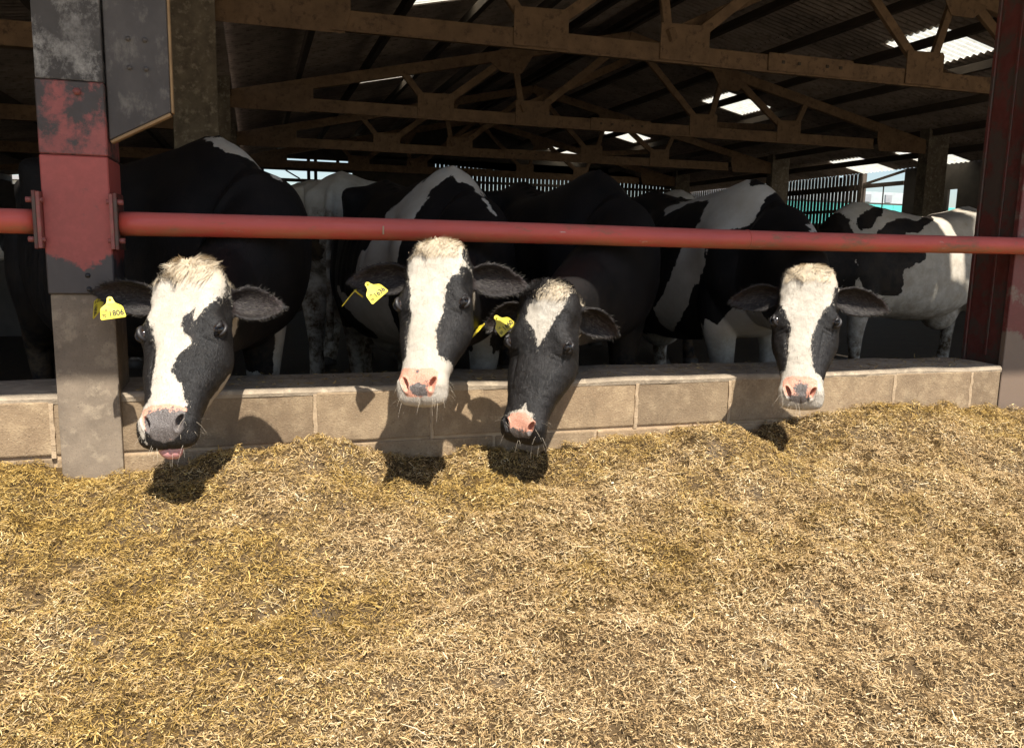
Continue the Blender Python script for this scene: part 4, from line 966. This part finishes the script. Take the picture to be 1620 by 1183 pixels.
WHITE = {4: [(-0.087, -0.005), (-0.048, -0.063), (0.005, -0.068), (0.064, -0.064), (0.105, -0.008), (0.129, 0.03), (0.101, 0.055), (0.1, 0.081), (0.095, 0.117), (0.074, 0.15), (0.054, 0.181), (0.043, 0.218), (0.035, 0.241), (0.028, 0.278), (0.028, 0.313), (0.037, 0.368), (0.047, 0.407), (0.07, 0.418), (0.081, 0.439), (0.086, 0.494), (0.072, 0.523), (0.015, 0.541), (-0.062, 0.533), (-0.096, 0.505), (-0.104, 0.471), (-0.091, 0.431), (-0.076, 0.408), (-0.064, 0.404), (-0.056, 0.374), (-0.055, 0.338), (-0.059, 0.28), (-0.05, 0.254), (-0.049, 0.226), (-0.068, 0.187), (-0.087, 0.146), (-0.099, 0.116), (-0.1, 0.07), (-0.094, 0.036)],
 2: [(-0.072, 0.029), (-0.057, -0.07), (0.032, -0.084), (0.087, -0.057), (0.099, 0.041), (0.116, 0.057), (0.095, 0.07), (0.093, 0.096), (0.069, 0.113), (0.056, 0.15), (0.054, 0.201), (0.052, 0.245), (0.041, 0.285), (0.039, 0.316), (0.047, 0.372), (0.058, 0.396), (0.072, 0.402), (0.099, 0.402), (0.121, 0.369), (0.141, 0.316), (0.147, 0.385), (0.127, 0.462), (0.107, 0.49), (0.103, 0.522), (0.06, 0.546), (0.009, 0.556), (-0.053, 0.534), (-0.091, 0.5), (-0.087, 0.451), (-0.077, 0.413), (-0.059, 0.39), (-0.06, 0.337), (-0.063, 0.291), (-0.063, 0.233), (-0.068, 0.16), (-0.087, 0.1), (-0.096, 0.046)],
 1: [(-0.065, -0.086), (-0.011, -0.088), (0.036, -0.071), (0.085, -0.024), (0.112, 0.026), (0.114, 0.065), (0.089, 0.113), (0.064, 0.159), (0.047, 0.185), (0.043, 0.164), (0.046, 0.134), (0.033, 0.152), (0.014, 0.167), (0.015, 0.195), (0.019, 0.213), (0.041, 0.232), (0.047, 0.243), (0.026, 0.276), (0.014, 0.299), (0.004, 0.334), (0.017, 0.358), (0.04, 0.383), (0.046, 0.413), (0.06, 0.439), (0.049, 0.457), (-0.048, 0.457), (-0.054, 0.534), (-0.066, 0.514), (-0.078, 0.464), (-0.073, 0.432), (-0.056, 0.424), (-0.047, 0.399), (-0.054, 0.37), (-0.051, 0.319), (-0.051, 0.28), (-0.067, 0.234), (-0.073, 0.194), (-0.096, 0.155), (-0.126, 0.1), (-0.125, 0.08), (-0.112, 0.041), (-0.078, 0.027), (-0.054, 0.001)],
 3: [(0.013, 0.011), (0.023, -0.018), (0.059, -0.015), (0.094, 0.002), (0.086, 0.035), (0.081, 0.056), (0.05, 0.131), (0.029, 0.181), (0.013, 0.212), (0.004, 0.181), (-0.018, 0.143), (-0.055, 0.115), (-0.05, 0.077), (-0.031, 0.046)]}
TIP3 = [(0.01, 0.412), (0.024, 0.436), (0.046, 0.443), (0.048, 0.461), (-0.032, 0.475), (-0.046, 0.45), (-0.002, 0.435)]
NOSE = {4: [(-0.068, 0.45), (-0.055, 0.432), (-0.017, 0.429), (0.027, 0.43), (0.059, 0.438), (0.061, 0.466), (0.052, 0.495), (0.038, 0.516), (0.002, 0.53), (-0.037, 0.523), (-0.057, 0.501), (-0.067, 0.472)],
 2: [(-0.077, 0.443), (-0.064, 0.433), (-0.005, 0.445), (0.043, 0.44), (0.061, 0.454), (0.064, 0.483), (0.049, 0.517), (0.037, 0.528), (-0.044, 0.527), (-0.056, 0.5), (-0.075, 0.465)],
 1: [(-0.07, 0.445), (-0.039, 0.438), (0.029, 0.441), (0.059, 0.453), (0.062, 0.492), (0.052, 0.517), (0.024, 0.532), (-0.007, 0.535), (-0.035, 0.526), (-0.054, 0.496)],
 3: [(-0.038, 0.453), (0.013, 0.442), (0.038, 0.454), (0.06, 0.47), (0.057, 0.502), (0.04, 0.524), (-0.02, 0.528), (-0.044, 0.501), (-0.049, 0.476)]}
GRP = 'cows feeding over the wall'
FUR = 42000
def jaw1(X, Aa, N): return np.where((X > .04), sdf_poly(Aa, N, [(.28, -.14), (.40, -.11), (.43, -.16), (.36, -.24), (.28, -.24)]), -.3)
def lips(X, Aa, N): return np.minimum(Aa-.43, .03)*1.0
def lip1(X, Aa, N): return np.maximum(jaw1(X, Aa, N), np.minimum(np.minimum(-.092-N, Aa-.46), .02-np.abs(X)*.1))
c1 = make_cow('cow', 'black cow with broad white face and pink tongue poking out, beside the concrete post', (-.107, 3.62), 34, 1.005,
    ((-.1986, 2.743, .9513), (-12.3, 50.6, 9.0), 1.0392), [WHITE[1]], None, NOSE[1], lambda X, a, N: np.clip((.458-a)*30, -.55, 1.0)+.9*np.exp(-((X+.06)/.012)**2), headwhite=lip1,
    bodypoly=BP1, tuft=(.014, .036),
    ears=[((-.338, -.020, -.050), (.05, .75, .65)), ((.262, .030, -.150), (.05, .35, .92))], fur=FUR, group=GRP, neck_under=True)
c2 = make_cow('cow', 'cow with white blaze, black eye patches and grey speckled pink nose, ears spread wide', (.925, 3.87), 6, .974,
    ((.585, 2.72, 1.035), (-24.7, 55.2, 8.0), .987), [WHITE[2]], None, NOSE[2], lambda X, a, N: .75-1.9*np.exp(-((X/.028)**2+((a-.508)/.02)**2))-1.2*np.exp(-(((X+.005)/.009)**2+((a-.452)/.008)**2)), headwhite=lips,
    bodypoly=BP2, legwhite=[(.05, .55)],
    ears=[((-.340, .068, -.038), (.1, .60, .75)), ((.300, .044, -.170), (-.05, .50, .85))], fur=FUR, group=GRP, neck_under=True)
c3 = make_cow('cow', 'nearly all black cow with a white diamond on its forehead, nose lowest over the feed', (1.657, 3.83), 0, .981,
    ((.962, 2.66, .906), (-48.8, 66.7, -3.5), .978), [WHITE[3], TIP3], None, NOSE[3], lambda X, a, N: np.clip((.503-a)*45, -1.3, 1.0), 
    blobs=[(.1, .32, .45, .05, .05, .16)],
    ears=[((-.265, .130, -.078), (.1, .55, .75)), ((.215, .060, -.240), (-.1, .45, .85))], fur=FUR, group=GRP, neck_under=True)
c4 = make_cow('cow', 'cow with even white blaze and white muzzle, closest to the dark red steel post', (2.62, 3.92), -2, .983,
    ((2.086, 2.74, .967), (-36.5, 61.9, 3.0), .985), [WHITE[4]], None, NOSE[4], lambda X, a, N: .55-1.5*np.exp(-((X/.024)**2+((a-.478)/.022)**2))-1.6*np.exp(-((a-.525)/.018)**2), headwhite=lips,
    bodypoly=BP4, legwhite=[(.05, .5)],
    ears=[((-.318, .088, -.060), (.1, .60, .75)), ((.325, .048, -.198), (-.05, .55, .80))], fur=FUR, group=GRP, neck_under=True)
ear_tag(c1[0], (-.436, 2.842, .857), (.10, -.93, .33), 8, '1806', '70')
ear_tag(c1[0], (-.462, 2.905, .850), (-.80, -.45, .40), -52, '1806', '70')
ear_tag(c2[0], (.371, 2.822, .91), (-.10, -.93, .33), 42, '1636', '70')
ear_tag(c2[0], (.335, 2.885, .885), (-.75, .10, .60), -20, '1636', '70')
ear_tag(c3[0], (.827, 2.802, .795), (-.20, -.93, .28), 43, '1660', '50')
ear_tag(c3[0], (.80, 2.87, .765), (-.70, .10, .65), -20, '1660', '50')
# tongue of the first cow
def tongue(root, hl):
    rings = []
    for a, n, w, th in ((.490, -.100, .034, .008), (.515, -.100, .037, .011), (.530, -.100, .037, .012), (.543, -.104, .035, .011), (.551, -.113, .029, .010), (.554, -.124, .019, .008), (.553, -.131, .007, .004)):
        tn = np.array([0, .35, -1.0]) if a > .538 else np.array([0, 1.0, -.1]); tn /= np.linalg.norm(tn); nn = np.array([0, -tn[2], tn[1]])
        rings.append([hl(np.array([w*math.cos(q), a, n])+nn*th*math.sin(q)*(1-.3*math.exp(-(math.cos(q)/.3)**2)*(math.sin(q) > 0))) for q in np.linspace(0, 2*math.pi, 20, endpoint=False)])
    V, F = loft(rings); wobj('tongue', V, F, M['tongue'], root, True)
tongue(c1[0], c1[1])
G2 = 'cows standing deeper in the barn'
def gen_head(W, h, z, pitch, fwd=.78, yaw=0):
    hr = rad(h); return ((W[0]+math.sin(hr)*fwd, W[1]-math.cos(hr)*fwd, z), (h+yaw, pitch, 0), .98)
def bgcow(label, W, h, k, z, pitch, **kw):
    return make_cow('cow', label, W, h, k, gen_head(W, h, z, pitch), voxel=.018, group=G2, **kw)
bgcow('plain cream backed cow standing behind the tongue-showing cow', (-.9, 7.4), -92, 1.07, 1.25, 40, base_white=True, blobs=[(-.6, 0, 1.2, .4, .4, .5)])
bgcow('white cow with black speckled rump turned to the wall', (1.10, 7.35), 160, 1.05, 1.2, 40, base_white=True, blobs=[(1.55, .12, .98, .12, .14, .10), (1.4, .3, .86, .15, .1, .10), (.25, 0, 1.2, .4, .5, .5)])
bgcow('black cow half hidden behind the diamond-faced cow', (2.15, 6.5), 8, 1.08, 1.25, 45, blobs=[(0, -.25, 1.28, .05, .06, .06)])
bgcow('black and white backed cow between the diamond-faced and white-muzzled cows', (3.65, 6.6), 12, 1.08, 1.2, 45, blobs=[(.2, 0, 1.44, .5, .12, .09), (1.0, -.3, 1.2, .2, .2, .3)])
bgcow('side-on white cow with black patches beside the red steel post', (4.62, 5.6), -84, 1.0, 1.15, 35, base_white=True, bodypoly=BPE, blobs=[(-.45, 0, 1.1, .36, .4, .5)])
# ------------------------------------------------------------------ silage
def silage_h(x, y):
    xs = [-6, -1.2, -.72, -.6, -.24, .2, .54, .8, 1.0, 1.3, 1.55, 1.8, 2.0, 2.3, 2.8, 3.5, 6]
    hs = [.27, .29, .31, .25, .235, .31, .245, .28, .24, .275, .28, .32, .27, .33, .34, .28, .25]
    w = np.interp(x, xs, hs); d = np.clip(WALLY-y, 0, 10)
    f = np.interp(d, [0, .12, .35, .7, 1.1, 1.7, 2.6, 4, 10], [1, 1.0, .86, .62, .45, .33, .24, .12, .0])
    base = np.interp(d, [0, .5, 1.0, 2, 4], [0, .035, .055, .06, .02])
    z = w*f+base
    amp = np.clip(1.3-d*.35, .35, 1)
    z = z+amp*(.030*vnoise(x*2.6+3, y*2.6, 1)+.020*vnoise(x*6.1, y*6.1+5, 2)+.020*vnoise(x*13+1, y*13, 3))+.011*vnoise(x*31, y*31, 4)+.005*vnoise(x*70, y*70, 5)
    z = z-.075*np.clip(vnoise(x*8+2, y*9, 6)-.42, 0, 1)*amp-.050*np.clip(vnoise(x*19+2, y*21, 7)-.45, 0, 1)-.03*np.clip(vnoise(x*41+2, y*45, 8)-.45, 0, 1)
    def g(cx, cy, sx, sy, a): return a*np.exp(-((x-cx)/sx)**2-((y-cy)/sy)**2)
    z = z+g(1.66, 2.66, .24, .15, .085)+g(-.05, 2.86, .22, .12, .06)+g(.30, 2.85, .2, .12, .04)+g(2.75, 2.8, .5, .2, .04)
    z = z+g(-.15, 2.60, .30, .22, .035)-g(.50, 2.80, .16, .12, .045)-g(.92, 2.78, .15, .12, .05)-g(2.06, 2.78, .17, .15, .085)
    z = z-g(1.68, 2.30, .20, .07, .03)
    return np.maximum(z, .004)
ZONES = [(-.35, 2.25, .45, .55, .45), (.0, 1.75, .30, .35, .45), (1.75, 2.5, .45, .25, .35), (.9, 2.25, .5, .25, -.30), (1.2, 1.45, .6, .35, -.5), (2.4, 2.1, .7, .4, -.3), (.45, 1.95, .25, .3, -.25)]
def silage():
    tpl = []
    x = np.arange(-4.6, 6.2, .022); y = np.arange(-.6, WALLY+.012, .022)
    XX, YY = np.meshgrid(x, y, indexing='ij'); ZZ = silage_h(XX, YY); n0, n1 = XX.shape
    V = np.stack([XX, YY, ZZ-.013], -1).reshape(-1, 3); i = np.arange(n0-1)[:, None]*n1; j = np.arange(n1-1)[None, :]
    Q = np.stack([i+j, i+n1+j, i+n1+j+1, i+j+1], -1).reshape(-1, 4)
    def scatter(N, med_l, med_w, bent, lift, ledge=False):
        d = rng.beta(1.2, 1.35, N)*2.3; py = WALLY-.004-d
        px = .35+.42*py+rng.uniform(-1, 1, N)*(1.15+.62*py)
        px = np.where(rng.random(N) < .05, rng.uniform(-4, 6, N), px)
        bad = (px > -.66) & (px < -.43) & (py > 3.012); py = np.where(bad, py-.05, py)
        if ledge: px, py = rng.uniform(-.4, 3.45, N), WALLY+.02+.34*rng.beta(1.1, 1.8, N)
        pz = np.full(N, WTOP+.007) if ledge else silage_h(px, py); e = .006
        k_ = 0 if ledge else 1
        nx = -k_*(silage_h(px+e, py)-silage_h(px-e, py))/(2*e); ny = -k_*(silage_h(px, py+e)-silage_h(px, py-e))/(2*e)
        Nn = unit(np.stack([nx, ny, np.ones(N)], 1)+rng.normal(0, .16, (N, 3)))
        az = rng.uniform(0, 2*math.pi, N)+.9*vnoise(px*5, py*5, 12); t = np.stack([np.cos(az), np.sin(az), np.zeros(N)], 1)
        T = unit(t-Nn*(t*Nn).sum(1)[:, None]); T = unit(T+Nn*rng.normal(.04, .26, (N, 1)))
        B = np.cross(Nn, T); roll = rng.normal(0, .7, N)[:, None]; Wd = unit(B*np.cos(roll)+Nn*np.sin(roll))
        L = np.clip(np.exp(rng.normal(math.log(med_l), .50, N)), .004, .08); w = np.clip(np.exp(rng.normal(math.log(med_w), .45, N)), .0006, .005)
        nearf = np.clip(.80+.2*(py-1.2)/1.2, .8, 1); L = L*nearf; w = w*nearf
        P = np.stack([px, py, pz+rng.uniform(-.011 if not ledge else -.004, lift, N)], 1)-T*L[:, None]/2; curl = rng.normal(0, .18, (N, 3)); rows = []; K = 3 if bent else 2
        for k in range(K):
            f = k/(K-1); c = P+T*(L*f)[:, None]+curl*(f*(1-f)*1.6*L)[:, None]; ww = (w*(1 if k else .7))[:, None]
            rows += [c-Wd*ww/2, c+Wd*ww/2]
        SV = np.stack(rows, 1).reshape(-1, 3); b = (np.arange(N)*2*K)[:, None]
        SF = np.concatenate([b+np.array([[2*k, 2*k+1, 2*k+3, 2*k+2]]) for k in range(K-1)], 0)
        # damp, olive-gold feed against drier, paler feed; dark leafy bits among the stalks
        lf = .55*vnoise(px*1.15+5, py*1.5+2, 31)+.42*vnoise(px*2.9, py*3.1, 32)+.34*vnoise(px*7, py*7, 33)+.2*vnoise(px*16, py*16, 34)
        damp = .43+.85*lf+.50*np.clip((py-2.35)/.5, -.25, 1)+.30*np.clip((.25-px)/1.0, -.7, 1)+rng.normal(0, .26, N)
        for cx, cy, sx_, sy_, a_ in ZONES: damp = damp+a_*np.exp(-((px-cx)/sx_)**2-((py-cy)/sy_)**2)
        damp = np.clip(damp, 0, 1)[:, None]; damp = damp*damp*(3-2*damp)
        pal_d = np.array([(.51, .355, .175), (.61, .46, .26), (.37, .24, .11), (.23, .145, .065), (.72, .60, .40), (.09, .057, .03)])
        pal_w = np.array([(.385, .245, .065), (.475, .322, .105), (.26, .158, .038), (.15, .092, .024), (.57, .43, .18), (.07, .044, .016)])
        dk = np.clip(.5+.9*vnoise(px*11, py*11, 35)+.5*vnoise(px*26, py*26, 36), 0, 1)
        u = np.clip(rng.random(N)*.8+.2*dk, 0, .9999); ci = np.searchsorted(np.cumsum([.09, .20, .25, .19, .14, .13]), u)
        ci = np.array([4, 1, 0, 2, 3, 5])[np.clip(ci, 0, 5)]
        col = (pal_d[ci]*(1-damp)+pal_w[ci]*damp)*rng.uniform(.84, 1.22, (N, 1))
        return SV, SF, np.repeat(col, 2*K, 0)
    parts = [scatter(165000, .0145, .00125, True, .007), scatter(610000, .0085, .0015, False, .004), scatter(2600, .012, .0013, True, .003, True)]
    VV, FF, CC = [V], [Q], []; off = len(V)
    for SV, SF, cc in parts: VV.append(SV); FF.append(SF+off); CC.append(cc); off += len(SV)
    bdamp = np.clip(.5+.8*vnoise(V[:, 0]*1.15+5, V[:, 1]*1.5+2, 31), 0, 1)[:, None]
    bc = np.array([(.085, .055, .026)])*(1-bdamp)+np.array([(.06, .035, .010)])*bdamp  # bed colour kept dark to stand for shade in the gaps between strands
    me = mesh_from('silage', np.concatenate(VV), np.concatenate(FF))
    C_ = np.concatenate([bc]+CC); C4 = np.concatenate([C_, np.ones((len(C_), 1))], 1).astype(np.float32)
    at = me.attributes.new('tint', 'FLOAT_COLOR', 'POINT'); at.data.foreach_set('color', C4.ravel())
    o = obj('silage', me, M['straw'])
    tag(o, 'loose chopped golden silage heaped against the feed wall', 'silage', kind='stuff')
silage()
